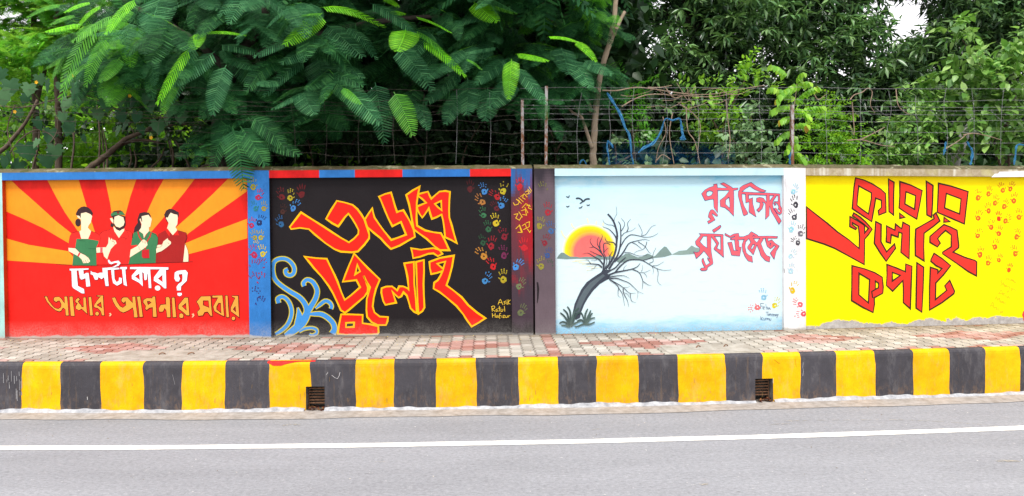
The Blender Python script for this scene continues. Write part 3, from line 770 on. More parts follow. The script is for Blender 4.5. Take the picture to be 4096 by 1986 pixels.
# ------------------------------------------------------------------ mural 1: sunburst, people, two lines of lettering
pt = Paint(b2, REC)
for q in ('22,115 80,108 130,160 200,220 300,310 400,400 495,475 478,545 300,440 150,370 22,315', '22,505 200,555 475,600 510,640 505,695 22,662',
          '325,100 545,100 600,285 660,470 600,520 540,460 450,330 390,225', '728,98 948,96 905,220 870,350 850,450 790,450 765,270',
          '1140,95 1355,93 1270,205 1150,350 1050,465 980,440 1020,330 1080,200', '1590,90 1712,90 1712,185 1600,265 1450,370 1290,490 1215,440 1350,320 1480,200',
          '1714,375 1716,510 1500,570 1310,620 1285,545 1500,455'):
    pt.poly(rd('P1 ' + q), tuple(c * random.uniform(.93, 1.05) for c in ORG))
pt.done('painted_sunburst', p1)
SKIN, HAIR, GRN, DRK = P8(255, 232, 196), P8(62, 42, 46), P8(62, 128, 84), P8(70, 28, 30)
def person(crop, parts, name, label):
    p = Paint(b2, REC + 0.003)
    for typ, col, txt in parts:
        if typ == 'p': p.poly(rd(crop + ' ' + txt), col)
        elif typ == 'l': p.line(rd(crop + ' ' + txt), 0.0042, col, jit=.3)
        elif typ == 'w': p.line(rd(crop + ' ' + txt), 0.016, col)
        elif typ == 'c':
            a = [float(x) for x in txt.replace(',', ' ').split()]; c = rd('%s %g,%g' % (crop, a[0], a[1]))[0]; s = CROP[crop][2]
            p.circle(c, a[2] / s, a[3] / s, col)
    p.done(name, p1, 'paint_clean', label)
SR = P8(250, 46, 40)
person('D3', [('p', SR, '720,610 780,560 880,535 970,490 1080,690 1190,525 1290,560 1345,600 1320,800 1290,1060 1270,1190 660,1190 655,975 690,860'),
    ('l', DRK, '712,625 740,585 790,555 880,535 960,495'), ('l', DRK, '880,545 920,580 950,620 962,680'), ('l', DRK, '962,680 1000,668 1040,685 1080,720 1110,690 1160,668 1190,680 1215,712 1245,680'), ('l', DRK, '1195,528 1290,555 1340,600 1335,680'), ('l', DRK, '1230,540 1255,590 1270,670'),
    ('p', SKIN, '975,470 1100,540 1192,505 1185,550 1085,685 1000,560'), ('p', HAIR, '930,395 990,420 975,475 920,465'), ('p', HAIR, '935,270 985,255 1075,240 1205,270 1215,430 1180,500 1100,552 1030,520 985,440 970,300'),
    ('p', SKIN, '912,312 950,300 980,340 978,410 935,360'), ('p', SKIN, '1000,280 1075,250 1170,290 1195,380 1170,450 1100,487 1030,465 990,400'),
    ('p', HAIR, '945,195 1000,165 1110,153 1160,180 1165,198 1000,195'), ('p', GRN, '932,215 1000,190 1150,178 1205,245 1070,238 932,265'), ('c', P8(130, 30, 36), '1070,200 24,22')], 'painted_person', 'painted bearded man in a red shirt and green cap')
person('D3', [('p', SR, '170,600 320,565 360,705 270,705 245,870 115,870 120,760 140,650'), ('p', SR, '550,555 650,590 725,650 735,700 690,860 650,860 690,740 490,705'),
    ('p', SKIN, '355,210 450,190 540,230 570,265 555,340 545,390 500,450 490,490 550,555 530,620 490,708 362,708 318,565 360,535 355,330 300,300 275,255 330,250'),
    ('p', HAIR, '258,215 300,135 360,90 420,78 490,98 550,148 584,210 568,258 530,220 450,192 355,215 350,310 325,262 265,250'), ('c', HAIR, '300,390 54,75'),
    ('p', GRN, '270,703 480,703 697,740 690,790 645,870 655,1218 190,1218 210,1010 200,990 245,880'),
    ('p', SKIN, '115,870 245,880 330,960 430,1010 500,1060 532,1130 500,1165 400,1170 370,1100 310,1040 120,940'), ('p', P8(226, 50, 70), '285,1030 320,963 347,985 312,1045'),
    ('p', SKIN, '650,870 840,860 880,790 890,670 912,690 918,740 942,688 960,715 1020,735 1042,790 1000,822 930,900 890,1000 860,1098 800,1040 780,960 655,975'), ('p', P8(236, 90, 100), '727,870 773,870 773,958 725,962'),
    ('l', DRK, '170,600 220,575 320,563 360,705'), ('l', DRK, '550,552 650,590 715,640 733,690 720,760 690,860'), ('l', DRK, '942,740 975,765'), ('l', DRK, '960,720 1000,770 990,815'), ('l', DRK, '655,865 840,860'), ('l', DRK, '400,1120 420,1165'), ('l', DRK, '440,1110 460,1160'), ('l', DRK, '480,1100 500,1150'),
    ('l', P8(40, 88, 58), '320,735 440,745'), ('l', P8(40, 88, 58), '500,890 640,895'), ('l', DRK, '115,870 250,880 335,965 440,1015 520,1085'), ('l', DRK, '655,975 750,965 780,1060 812,1120')], 'painted_person', 'painted woman with a bun in a green sari')
person('D4', [('p', GRN, '165,590 250,550 360,600 375,690 460,550 600,610 635,680 630,800 600,900 590,1168 65,1197 100,1060 115,820 140,700'),
    ('p', SKIN, '320,270 450,235 500,290 515,330 495,430 485,475 460,480 465,550 400,620 365,695 350,610 270,550 310,480 320,420 280,330 300,310'),
    ('p', HAIR, '240,330 280,210 370,188 460,200 495,260 495,300 450,240 320,268 332,372 318,372 300,310 275,315 312,440 310,490 270,545 165,585 185,480 245,395'),
    ('p', SR, '115,830 230,820 245,870 110,912'), ('w', P8(206, 34, 40), '245,560 275,660 330,745'), ('w', P8(206, 34, 40), '505,580 480,660 425,750 385,905'),
    ('p', SKIN, '110,910 240,840 320,740 345,718 375,718 420,760 435,820 390,870 310,925 90,1062'), ('p', P8(206, 36, 44), '328,920 462,903 468,1072 350,1072 325,1040'),
    ('l', DRK, '335,740 345,780'), ('l', DRK, '365,735 370,785'), ('l', DRK, '395,750 390,800'), ('l', P8(180, 40, 50), '262,840 275,895 310,925'), ('l', DRK, '350,1075 470,1075'), ('l', DRK, '155,590 140,690'), ('l', DRK, '520,590 600,625 636,680 632,790 600,900')], 'painted_person', 'painted woman with a ponytail, green shirt and red badge')
MAR = P8(170, 34, 32)
person('D4', [('p', MAR, '640,612 770,540 900,610 1005,535 1180,590 1192,680 1150,790 1115,1147 592,1168 605,980 622,820'),
    ('p', SKIN, '830,270 880,198 1010,240 1015,310 1005,420 970,480 1005,535 920,632 860,565 808,500 838,400 785,300'), ('p', HAIR, '752,240 790,160 850,125 900,130 940,140 990,170 1032,190 1035,250 1018,300 1005,240 940,228 880,200 850,240 825,295 782,288 832,398 790,345'),
    ('p', P8(232, 40, 32), '768,530 812,500 868,572 856,668'), ('p', P8(232, 40, 32), '1005,533 1042,637 928,632'),
    ('p', SKIN, '615,820 715,815 740,750 820,690 830,720 885,760 882,800 800,870 700,940 605,980 598,900'), ('p', SKIN, '1157,785 1200,900 1222,1000 1220,1145 1118,1147 1145,900'),
    ('l', DRK, '610,975 710,938 810,868 885,805'), ('l', DRK, '820,770 850,800'), ('l', DRK, '610,870 680,860 720,820'), ('l', DRK, '1155,790 1205,910 1222,1010 1222,1140'), ('l', DRK, '1040,545 1180,588 1192,680 1150,790')], 'painted_person', 'painted young man in a maroon shirt')
pt = Paint(b2, REC + .004)
pt.line(rd('P1 385,690 600,700 760,700 890,690 1080,682 1340,672'), 0.004, DRK, jit=.3); pt.done('drawn_line', p1)
WHT = P8(252, 252, 255)
pt = Paint(b2, REC + .004); ED = P8(110, 40, 90)
LW = 0.0035
pt.letter('D1 608,80 1005,72 1005,100 895,110 905,195 950,165 1005,165 1040,445 955,455 935,280 855,310 820,280 795,120 758,120 770,270 785,435 910,500 920,595 860,590 680,480 660,440 645,125 610,120', [], WHT, ED, LW)
pt.letter('D1 1045,118 1080,150 1140,160 1195,180 1230,160 1290,160 1285,65 1480,50 1640,62 1640,95 1530,105 1540,290 1580,355 1620,330 1630,255 1690,275 1690,380 1590,435 1505,380 1480,260 1465,105 1395,110 1405,290 1420,440 1350,440 1320,260 1270,300 1205,255 1190,310 1130,310 1090,215 1040,195', [], WHT, ED, LW)
pt.letter('D3 868,1120 890,1095 935,1148 1010,1130 1080,1118 1122,1170 1080,1222 1000,1249 950,1246 1040,1200 1060,1170 1010,1165 940,1195 890,1175', [], WHT, ED, LW)
pt.letter('D1 1650,45 1795,42 1795,90 1762,100 1775,290 1797,445 1725,415 1700,200 1690,95 1652,90', [], WHT, ED, LW)
pt.letter('D1 1855,45 D2 0,95 595,103 595,155 542,160 552,545 505,545 440,480 285,385 290,310 410,148 215,148 240,540 183,540 162,250 D1 2215,180 2205,300 2185,320 2150,315 2140,180 2110,155 2115,300 2122,450 2040,370 1895,295 1890,220 2000,95 1855,90', ['D1 2045,185 2055,310 1965,240', 'D2 465,265 470,410 378,342'], WHT, ED, LW)
pt.circle(rd('D2 368,537')[0], 11, 10, WHT)
pt.letter('D2 720,215 770,180 850,165 950,160 1000,215 978,385 860,500 852,590 770,590 760,510 800,450 870,400 885,340 880,248 810,255 815,290 840,340 810,405 750,400 715,340', [], WHT, ED, LW)
pt.letter('D2 780,635 872,635 875,680 825,712 780,685', [], WHT, ED, LW)
pt.done('lettering', p1, 'paint_clean', 'white lettering')
pt = Paint(b2, REC + .002); OL, EB = P8(250, 168, 66), P8(92, 36, 28); LW = 0.0085
for o, h in (('88,650 150,648 180,740 250,830 310,890 380,905 430,870 435,810 400,745 370,745 340,775 290,750 275,700 300,665 390,655 440,690 480,750 510,790 500,650 565,650 580,850 598,1050 530,1052 520,920 475,890 440,950 395,970 320,940 220,860 140,760', []),
    ('605,655 675,650 695,850 718,1058 635,1058 615,850', []), ('790,670 830,720 790,750 810,790 850,830 865,865 895,870 890,670 945,665 960,850 975,1020 920,970 860,910 800,940 740,910 730,860 770,800 725,770 730,720', []),
    ('995,665 1058,660 1080,850 1095,1045 1030,1050 1010,850', []), ('1170,628 1305,628 1315,850 1328,1048 1275,1048 1250,960 1190,895 1115,880 1115,830 1170,740 1250,650 1220,662 1175,655', ['1255,770 1270,885 1175,830']),
    ('1133,1008 1150,970 1180,963 1212,975 1222,1010 1205,1045 1175,1052 1145,1040', []),
    ('1480,680 1550,665 1590,760 1650,850 1710,880 1770,830 1760,760 1725,795 1675,750 1680,700 1720,665 1810,670 1860,730 1910,780 1900,655 1965,650 1985,850 2020,1085 1940,1090 1925,950 1910,885 1830,940 1720,990 1650,960 1560,860 1510,770', []),
    ('1995,655 2070,650 2095,850 2125,1075 2050,1080 2025,850', []), ('2315,650 2378,648 2395,850 2412,1078 2325,1078 2320,880 2260,890 2200,940 2165,910 2180,850 2125,780 2130,720 2200,685 2310,685', ['2215,755 2260,755 2290,780 2230,820'])):
    pt.letter('D1 ' + o, ['D1 ' + x for x in h], OL, EB, LW)
for o, h in (('535,725 600,720 625,760 635,950 640,1150 565,1150 545,1000 515,960 480,1030 400,1035 390,960 430,880 540,870', []), ('660,735 725,725 740,930 760,1145 685,1150 670,930', []),
    ('930,730 1005,730 1020,930 1035,1110 970,1110 890,1030 800,970 800,890', ['955,855 965,995 880,915']), ('820,1070 870,1055 910,1090 905,1155 850,1165 815,1140', []),
    ('1275,705 1478,700 1490,900 1510,1120 1470,1120 1410,1035 1350,1040 1310,1110 1215,1120 1190,1030 1250,970 1220,890 1175,820', ['1320,800 1425,800 1440,940 1320,890']),
    ('1505,690 1720,685 1740,900 1758,1130 1690,1100 1550,1020 1525,920 1620,740 1505,740', ['1640,850 1680,850 1690,1055 1600,980 1600,920']), ('1775,690 1830,690 1845,930 1860,1145 1800,1150 1785,930', []),
    ('1915,695 2050,695 2060,930 2070,1155 2000,1100 1890,1020 1890,940 1980,740 1915,720', ['1985,920 2000,1030 1945,980']), ('1905,1168 1920,1135 1950,1126 1980,1138 1990,1170 1975,1200 1945,1210 1915,1198', [])):
    pt.letter('D2 ' + o, ['D2 ' + x for x in h], OL, EB, LW)
pt.poly(rd('D1 1425,1000 1460,990 1480,1030 1450,1062 1425,1055 1450,1030'), P8(255, 196, 150)); pt.poly(rd('D2 1080,1075 1120,1065 1138,1110 1100,1150 1080,1140 1105,1115'), P8(255, 196, 150))
pt.done('lettering', p1, 'paint_clean', 'orange lettering outlined in brown')

# ------------------------------------------------------------------ mural 2: black panel, red letters, blue scrolls
LR, LY = P8(255, 34, 20), P8(255, 190, 0); LW = 0.0215
pt = Paint(b3, REC)
for o, h in (('A1 258,485 440,600 600,700 760,805 900,895 1030,968 1110,910 1180,835 1185,770 1145,690 1085,590 1022,505 960,570 905,650 858,712 760,660 662,590 740,450 835,300 960,325 1090,365 1165,430 1225,510 1280,600 1310,700 1345,790 1358,850 1355,905 1280,1005 1175,1115 1080,1130 900,1118 800,1080 650,980 480,840 385,755 240,735 100,755 78,720 170,600', []),
    ('A2 78,598 140,500 198,420 215,500 235,570 300,665 380,775 440,850 505,930 620,890 742,845 700,740 660,640 590,675 522,708 460,590 400,450 340,300 305,232 400,190 500,165 530,260 560,370 597,480 650,462 700,450 760,550 800,620 840,700 868,770 885,880 760,950 640,1020 500,1075 420,1000 330,900 230,820 120,725 100,670', []),
    ('A2 960,70 850,130 745,205 790,350 820,500 845,650 868,760 960,830 1080,915 1200,1030 1285,1095 1440,1095 1370,940 1305,820 1180,805 1050,775 920,700 912,600 912,450 915,330 935,200', []),
    ('A2 940,190 1095,150 1125,220 1150,265 1210,210 1280,150 1380,140 1450,155 1440,300 1435,450 1440,570 1480,700 1520,850 1560,980 1470,930 1370,885 1360,760 1340,620 1315,520 1240,560 1160,590 1130,500 1108,420 1050,510 1003,570 960,510 920,430 920,390 990,360 1065,330 1005,270 942,225', ['A2 1207,348 1308,300 1316,450 1260,405']),
    ('A3 95,125 240,145 395,155 440,250 500,370 540,460 590,600 638,710 720,650 845,540 795,443 700,455 612,465 650,360 700,235 765,85 850,175 950,280 1050,375 1112,435 1060,560 1030,680 1015,800 1040,880 1110,935 1222,942 1215,1000 1195,1050 1080,1050 1000,1010 940,940 930,840 935,700 965,600 978,540 930,460 893,385 925,460 950,540 950,600 900,670 800,755 690,850 640,885 585,850 540,750 480,620 420,520 330,400 230,290 150,190', ['A3 808,235 845,325 780,365']),
    ('A3 590,905 690,905 880,912 878,1025 985,1040 1090,1065 1095,1150 1080,1175 850,1182 650,1180 545,1170 560,1050', ['A3 655,1020 765,1015 760,1075 655,1080']),
    ('A4 395,285 525,265 528,400 530,560 550,760 565,955 530,940 480,890 455,800 430,720 385,675 355,730 320,748 270,705 235,665 260,740 285,815 140,845 110,790 85,680 90,620 150,598 230,595 300,650 325,595 380,595 440,620 455,640 440,480 420,380', []),
    ('A4 555,265 660,240 662,400 655,560 660,720 668,880 640,930 588,965 575,800 568,600 560,400', []),
    ('A4 488,80 620,100 790,78 870,105 912,155 850,188 790,150 720,155 610,195 515,215 505,150', []),
    ('A4 735,265 880,210 1065,180 1040,330 1000,480 965,580 1060,650 1170,740 1260,850 1380,950 1490,1025 1400,1085 1305,1138 1240,1050 1190,970 1100,860 960,740 870,670 790,625 800,545 850,510 890,440 910,390 830,415 758,430 740,340', ['A4 840,288 950,260 920,360'])):
    pt.letter(o, h, LR, LY, LW)
pt.done('lettering', p2, 'paint_clean', 'large red lettering edged in yellow')
SC_, SO = P8(66, 148, 222), P8(206, 190, 52)
VINE = [('285,270 250,290 265,340 320,355 365,320 370,250 330,180 260,130 170,125 100,160 75,230 80,340 120,430 210,510 330,590 430,650 500,720 540,800 555,880', [36, 44, 46, 46, 46, 48, 48, 46, 46, 48, 48, 50, 50, 50, 54, 58, 60, 66, 80]),
    ('510,505 500,460 550,415 620,440 670,510 690,580 670,670 620,760 560,850', [44, 48, 46, 50, 54, 56, 60, 64, 80]), ('155,740 145,680 200,650 260,680 310,750 335,850 320,950 270,1050 180,1130 110,1170', [52, 52, 44, 44, 46, 46, 48, 48, 44, 30]),
    ('555,860 530,930 480,1010 400,1090 300,1160 240,1185', [80, 100, 110, 100, 80, 40]), ('420,800 440,900 430,1000 400,1080 330,1150', [8, 70, 90, 70, 40]),
    ('560,895 650,890 750,895 840,945 910,1020 930,1100 900,1165', [24, 50, 60, 62, 62, 66, 80]), ('665,815 730,760 800,710 860,730 890,780 880,820', [14, 44, 44, 44, 42, 40]), ('440,1140 520,1095 620,1085 680,1110 680,1160 620,1185 580,1170', [20, 34, 34, 34, 32, 28, 22])]
pt = Paint(b3, REC)
for t, w in VINE:
    P = spline(rd('A5 ' + t), 3); ww = np.interp(np.linspace(0, 1, len(P)), np.linspace(0, 1, len(w)), w)
    pt.line(P, [W(x + 26, 'A5') for x in ww], SO)
for t, w in VINE:
    P = spline(rd('A5 ' + t), 3); ww = np.interp(np.linspace(0, 1, len(P)), np.linspace(0, 1, len(w)), w)
    pt.line(P, [W(x, 'A5') for x in ww], SC_)
pt.done('painted_scrollwork', p2, 'paint_clean')
def script(pt, crop, strokes, w, col, smooth=True):
    for s in strokes.split(';'):
        P = rd(crop + ' ' + s)
        pt.line(spline(P, 3) if len(P) > 2 and smooth else P, w, col)
pt = Paint(b3, REC + .003)
script(pt, 'P2', '1652,970 1668,935 1685,972;1658,957 1680,955;1708,945 1693,952 1703,960 1692,970;1713,950 1713,970;1712,938 1714,941;1722,935 1720,972;1737,938 1722,955 1737,968;1608,985 1612,1018;1605,985 1625,980 1628,995 1612,1000 1632,1018;1650,1000 1638,1006 1640,1018 1650,1012 1653,1020;1661,980 1663,1018;1653,996 1671,994;1673,1000 1673,1018 1684,1015 1686,1000;1696,980 1699,1018;1612,1030 1614,1060;1632,1028 1632,1060;1613,1045 1632,1043;1650,1044 1639,1052 1644,1060 1652,1052 1655,1062;1673,1030 1663,1035 1664,1068;1655,1048 1673,1046;1679,1046 1679,1060;1686,1046 1697,1045 1687,1060 1699,1060;1704,1046 1706,1060 1716,1058 1716,1046;1723,1046 1725,1060;1723,1050 1736,1046', 0.0075, P8(236, 196, 60))
pt.done('handwritten_names', p2, 'paint_clean')
pt = Paint(b3, 0.001)
script(pt, 'P2', '1757,262 1768,280 1790,275 1802,255 1790,243;1778,238 1815,270;1795,228 1828,258;1808,222 1830,205 1822,228 1842,240;1832,200 1855,225;1840,190 1858,180 1868,200 1846,205;1858,168 1880,195;1866,152 1885,185;1762,345 1790,340 1775,370 1800,385 1815,360;1795,325 1822,365;1812,320 1840,310 1850,350 1822,345;1838,295 1860,335;1850,285 1870,280 1862,300 1888,310;1818,300 1845,270 1878,290;1775,445 1800,420 1815,470 1788,468;1800,415 1822,470;1818,425 1840,410 1850,440 1828,450;1845,405 1870,395 1868,430 1850,440;1855,445 1872,470 1880,455', 0.0085, P8(240, 190, 40), False)
pt.done('pier_writing', wl, 'paint_clean', 'yellow vertical writing on the plum pier')
pt = Paint(b4, 0.001); pt.line(rd('P2 1925,815 1930,860 1928,920 1924,960'), [.02, .026, .02, .008], P8(34, 30, 34)); pt.done('paint_drip', wr)

# ------------------------------------------------------------------ mural 3: sunrise, bare tree, red lettering
pt = Paint(b4, REC); C3 = CROP['C3']
def disc(r, col, cx=618, cy=738, yb=852, n=40):
    pts = []
    for k in range(n):
        a = 2 * math.pi * k / n; x, y = cx + r * math.cos(a), cy + r * math.sin(a)
        pts.append((C3[0] + x / C3[2], C3[1] + min(y, yb) / C3[2]))
    pt.poly(pts, col)
for k in range(9):
    t = k / 8; disc(485 - 120 * t, mixc(mixc(P8(246, 250, 226), P8(255, 236, 30), min(1, t * 3)), P8(255, 200, 40), max(0, t * 1.6 - .6)))
for k in range(7):
    t = k / 6; disc(372 - 110 * t, mixc(P8(255, 196, 70), P8(255, 116, 112), min(1, t * 1.5)), 638, 760)
for k in range(5): pt.line(rd('C3 ' + ['110,370 140,450 200,520', '290,240 310,300 350,330', '570,150 585,190 595,240', '740,200 735,240 738,260', '850,230 860,260 855,290'][k]), 0.02, P8(240, 246, 200))
for k in range(7): pt.line(rd('C3 ' + ['350,905 600,900', '300,925 480,925', '420,945 720,945', '480,970 600,968', '560,1010 720,1005', '560,1075 680,1072', '640,1040 820,1030'][k]), [.012, .004], P8(246, 244, 206))
pt.done('painted_sun', p3, 'paint_clean')
HG = P8(126, 150, 146)
pt = Paint(b4, REC + .0022)
pt.poly(rd('C3 35,868 60,820 110,765 160,765 215,805 270,835 380,835 440,850 560,835 700,845 740,815 800,815 860,840 1000,825 1060,850 1080,875 1000,888 800,884 400,872 200,882'), HG)
pt.poly(rd('C3 1060,870 1140,860 1200,825 1260,785 1320,775 1380,810 1480,850 1560,835 1650,780 1700,800 1760,832 1790,820 1880,720 1950,655 1990,665 2090,800 1960,838 1760,862 1640,890 1500,892 1350,892 1280,912 1180,945 1120,935'), HG)
pt.poly(rd('P3 990,640 1040,615 1090,610 1125,578 1150,592 1180,598 1180,612 1150,635 1050,642'), P8(140, 164, 158))
pt.done('painted_hills', p3, 'paint_clean')
TK, TD = P8(92, 106, 114), P8(64, 71, 84)
pt = Paint(b4, REC + .0032)
pt.poly(rd('C4 330,960 360,830 390,690 450,550 520,400 630,250 760,155 850,95 920,50 950,0 1150,0 1050,80 1100,120 1080,180 1020,210 900,280 760,420 660,560 590,680 520,850 500,960 420,1000'), TD)
pt.poly(rd('C4 400,860 430,700 490,560 580,400 700,260 860,150 960,90 1000,120 880,220 730,370 620,540 540,700 470,880'), TK)
BR = '''860,1100 870,1000 880,900 870,830 800,740 740,690 690,660 640,600 625,550 650,500|36,7;690,660 650,672 610,675|18,5;870,780 870,700 865,640 880,600 930,595 990,625|22,14;830,760 800,700 760,620 755,540 790,480|24,6;800,690 800,590 830,520 845,470 830,435|24,5;880,1080 905,1000 925,920 900,830 870,780|16,12;900,1060 1000,920 1060,800 1090,680 1100,560 1110,450 1090,340 1050,220 1000,140 940,75|40,30;1085,640 1050,590 990,575 930,570 900,530 890,490|22,9;1100,560 1080,480 1020,400 950,340 850,305|26,6;1060,300 1020,275 940,265 880,230 850,175|11,4;1050,210 1070,130 1100,80 1100,0 1090,-60|7,4;960,1060 1050,920 1120,800 1160,650 1175,500 1170,350 1165,270 1130,210|36,11;1180,380 1230,300 1240,230 1180,150|14,5;1190,470 1230,420 1290,395 1370,370 1440,320|12,4;1280,395 1305,330 1295,240 1350,165|17,5;1150,700 1200,600 1260,510 1340,450 1420,450 1520,470 1600,490 1720,480 1790,450 1840,415|20,5;1540,460 1620,440 1690,340 1740,290 1800,270|9,5;1540,455 1555,400 1520,310 1485,245|9,5;1060,930 1180,810 1240,720 1300,620 1360,580 1480,550 1600,530 1690,550|30,5;1480,570 1600,650 1680,760 1720,775|12,4;1640,570 1610,660 1560,710 1450,745 1410,785|12,4;1380,585 1450,620 1545,700|14,6;1240,760 1330,765 1450,810 1540,825 1640,800|12,6;990,1080 1080,1030 1160,940 1260,850|26,18;1070,1120 1150,1020 1240,940 1330,895 1460,890 1560,905 1660,960 1740,1010 1850,1060 1960,1080 2080,1070|28,5;1740,1000 1830,990 1940,925|12,5;1560,905 1650,880 1730,840 1760,760 1800,675|13,5;1680,955 1750,920 1740,850|11,8;1730,1000 1755,1080 1745,1150|8,4;1820,1050 1840,1120 1830,1249 1850,1310 1900,1350|10,4;920,1180 1070,1120 1220,1090 1360,1060 1460,1020 1520,955|34,8;1380,1060 1500,1120 1560,1249 1565,1330 1552,1420|18,5;1215,1085 1240,1020 1280,985|8,4;1510,1120 1620,1110 1705,1070|9,5;1540,1100 1560,1050 1560,990|8,4;1580,1130 1620,1160 1640,1210|9,5;840,1030 780,980 700,970 600,965 550,968|28,5;640,965 590,900 545,890|10,4;860,980 800,900 720,850 640,800 580,770 490,790|28,5;840,830 740,790 620,730|18,9;750,890 700,905 640,905|9,4;735,990 690,1050 640,1058|8,4;950,1000 970,900 970,820 945,775|16,5;975,830 1000,780 1035,735|16,5;880,750 920,700 960,680|10,5'''
for s in BR.split(';'):
    t, w = s.split('|'); w = [W(float(x), 'C3') for x in w.split(',')]; P = spline(rd('C3 ' + t), 4); pt.line(P, list(np.linspace(w[0], w[1], len(P))), TD)
BR4 = '1040,160 1200,125 1380,120 1490,175|26,4;1080,180 1220,170 1350,210 1480,265 1580,355 1660,430 1770,480|24,4;1080,190 1250,280 1370,360 1490,465 1610,465|20,6;1500,470 1520,600 1560,640 1620,655|13,4;1090,195 1220,290 1290,390 1350,500 1390,720|20,6;1360,370 1370,470 1440,600 1475,740|20,5;1380,460 1450,490 1490,560|10,4;1265,370 1260,510 1310,555|12,4;1380,350 1440,350 1490,335|9,5;1760,230 1860,300 1930,312|14,4;1655,440 1650,520 1630,600|7,3'
for s in BR4.split(';'):
    t, w = s.split('|'); w = [W(float(x), 'C4') for x in w.split(',')]; P = spline(rd('C4 ' + t), 4); pt.line(P, list(np.linspace(w[0], w[1], len(P))), TD)
pt.done('painted_bare_tree', p3, 'paint_clean')
pt = Paint(b4, REC + .009)
for t in ('290,1110 230,990 170,910 105,860', '290,1100 260,930 230,850 165,790', '300,1100 310,900 290,800 245,735', '320,1080 360,920 400,820 430,770', '340,1090 420,900 520,860 590,1020', '390,830 440,800 480,760', '290,1120 200,1050 130,1045 90,1075', '300,1140 200,1115 125,1105', '310,1130 420,1060 520,1020', '600,1080 600,930 620,850 655,780', '610,1080 650,960 690,870 715,810', '620,1080 680,980 710,910 750,865', '620,1085 690,1000 740,970 800,958', '600,1090 690,1090 795,1045', '610,1080 530,1100 460,1130 390,1138', '590,1060 540,1010 500,1000 440,1030'):
    P = spline(rd('C4 ' + t), 3); pt.line(P, list(np.linspace(W(44, 'C4'), W(26, 'C4'), len(P))), mixc(P8(84, 108, 104), P8(60, 80, 80), random.random()))
pt.done('painted_grass_tuft', p3, 'paint_clean')
pt = Paint(b4, REC + .004); BD = P8(44, 60, 74)
for t, w in (('342,262 362,259 380,268 393,284', 10), ('393,284 405,270 420,264 440,265', 10), ('393,280 382,288 369,296', 7), ('278,247 289,253 295,252 300,240', 6), ('278,312 288,318 300,310', 6), ('362,325 376,324 388,312', 6), ('415,304 427,308 438,302', 6)):
    P = spline(rd('P3 ' + t), 3); pt.line(P, [W(3, 'P3')] + [W(w, 'P3')] * (len(P) - 2) + [W(3, 'P3')], BD)
pt.done('painted_birds', p3, 'paint_clean')
LP, LE = P8(255, 100, 112), P8(74, 70, 118); LW = 0.0072
pt = Paint(b4, REC + .003)
for o, h in (('C1 595,160 590,115 672,105 685,200 800,208 940,208 870,165 760,100 840,70 950,130 1055,195 1055,212 1195,205 1195,240 1090,262 1095,480 1090,905 980,780 870,695 760,668 752,515 870,420 975,290 975,265 690,262 695,500 690,820 600,685 590,480 500,490 375,518 330,430 290,350 380,250 480,195', ['C1 405,380 420,300 490,268 560,290 575,325 530,395 450,420', 'C1 975,430 890,500 885,610 995,715 1000,600']),
    ('C1 560,745 600,770 695,885 670,915 560,840 545,860 625,1000 465,1095 437,1040 530,990 455,930 475,830 515,760', []),
    ('C1 1245,200 1330,140 1525,65 1650,160 1780,230 1895,275 1850,305 1760,300 1620,240 1490,155 1380,220 1290,300 1600,320 1930,330 2240,350 2245,500 2255,650 2290,710 2295,820 2240,870 2180,840 2095,720 2145,705 2220,815 2260,800 2255,760 2200,730 2220,680 2190,610 2130,565 2120,600 2145,620 2115,640 2090,590 2110,545 2200,545 2205,395 2160,395 2080,520 2060,620 2080,720 2180,870 2280,1025 2220,1110 2130,950 2040,800 1985,650 1975,890 1885,985 1890,800 1885,600 1860,570 1795,545 1835,605 1800,720 1715,805 1665,755 1740,680 1755,570 1660,545 1665,460 1740,440 1830,460 1910,570 1905,385 1600,375 1460,375 1470,490 1560,450 1565,600 1650,925 1475,805 1480,545 1395,575 1385,355 1290,350 1300,500 1350,660 1440,830 1430,860 1355,895 1330,870 1260,600 1205,400 1210,290 1245,250', ['C1 1985,390 2095,390 2000,525 1988,545']),
    ('C2 225,280 500,290 825,305 830,600 840,875 720,770 600,670 600,650 665,545 525,350 520,600 530,750 575,1010 560,1045 440,1120 430,1180 390,1205 290,1210 255,1175 290,1145 375,1135 340,1080 295,980 300,920 330,900 345,960 400,1080 505,1010 445,930 440,890 510,930 420,800 345,710 280,790 155,905 120,790 85,740 160,755 225,740 245,690 245,640 150,560 135,480 270,320', ['C2 330,345 425,345 430,650 330,580 240,480', 'C2 610,350 765,350 770,700 665,650 720,520']),
    ('C2 560,195 755,75 775,105 730,160 595,255', []),
    ('C2 875,275 1000,345 1100,290 1210,275 1225,365 1340,360 1470,310 1530,235 1690,325 1690,350 2000,345 2185,355 2180,395 1940,400 1950,475 2040,440 2120,520 2225,595 2150,720 2100,920 2005,770 2140,600 2090,570 2085,600 2010,660 1930,600 1880,430 1900,400 1815,400 1825,430 1765,530 1850,740 1910,830 1998,865 1985,990 1880,950 1770,830 1730,700 1670,560 1580,810 1440,650 1440,610 1520,500 1470,400 1390,480 1370,600 1400,760 1460,820 1545,855 1565,995 1450,960 1380,860 1320,720 1300,560 1355,425 1180,440 1220,480 1220,620 1275,625 1240,840 1040,820 990,650 940,510 1040,495 1090,710 1210,705 1140,680 1115,435 1010,430 1010,410 1110,370 1130,335 1005,385 875,320', ['C2 1575,405 1745,400 1668,515', 'C2 1605,545 1610,580 1550,685 1515,650 1560,560', 'C2 2020,510 1990,550 2000,580 2025,545', 'C2 1550,350 1590,325 1640,350'])):
    pt.letter(o, h, LP, LE, LW)
pt.done('lettering', p3, 'paint_clean', 'red lettering outlined in dark blue')
pt = Paint(b4, REC + .003)
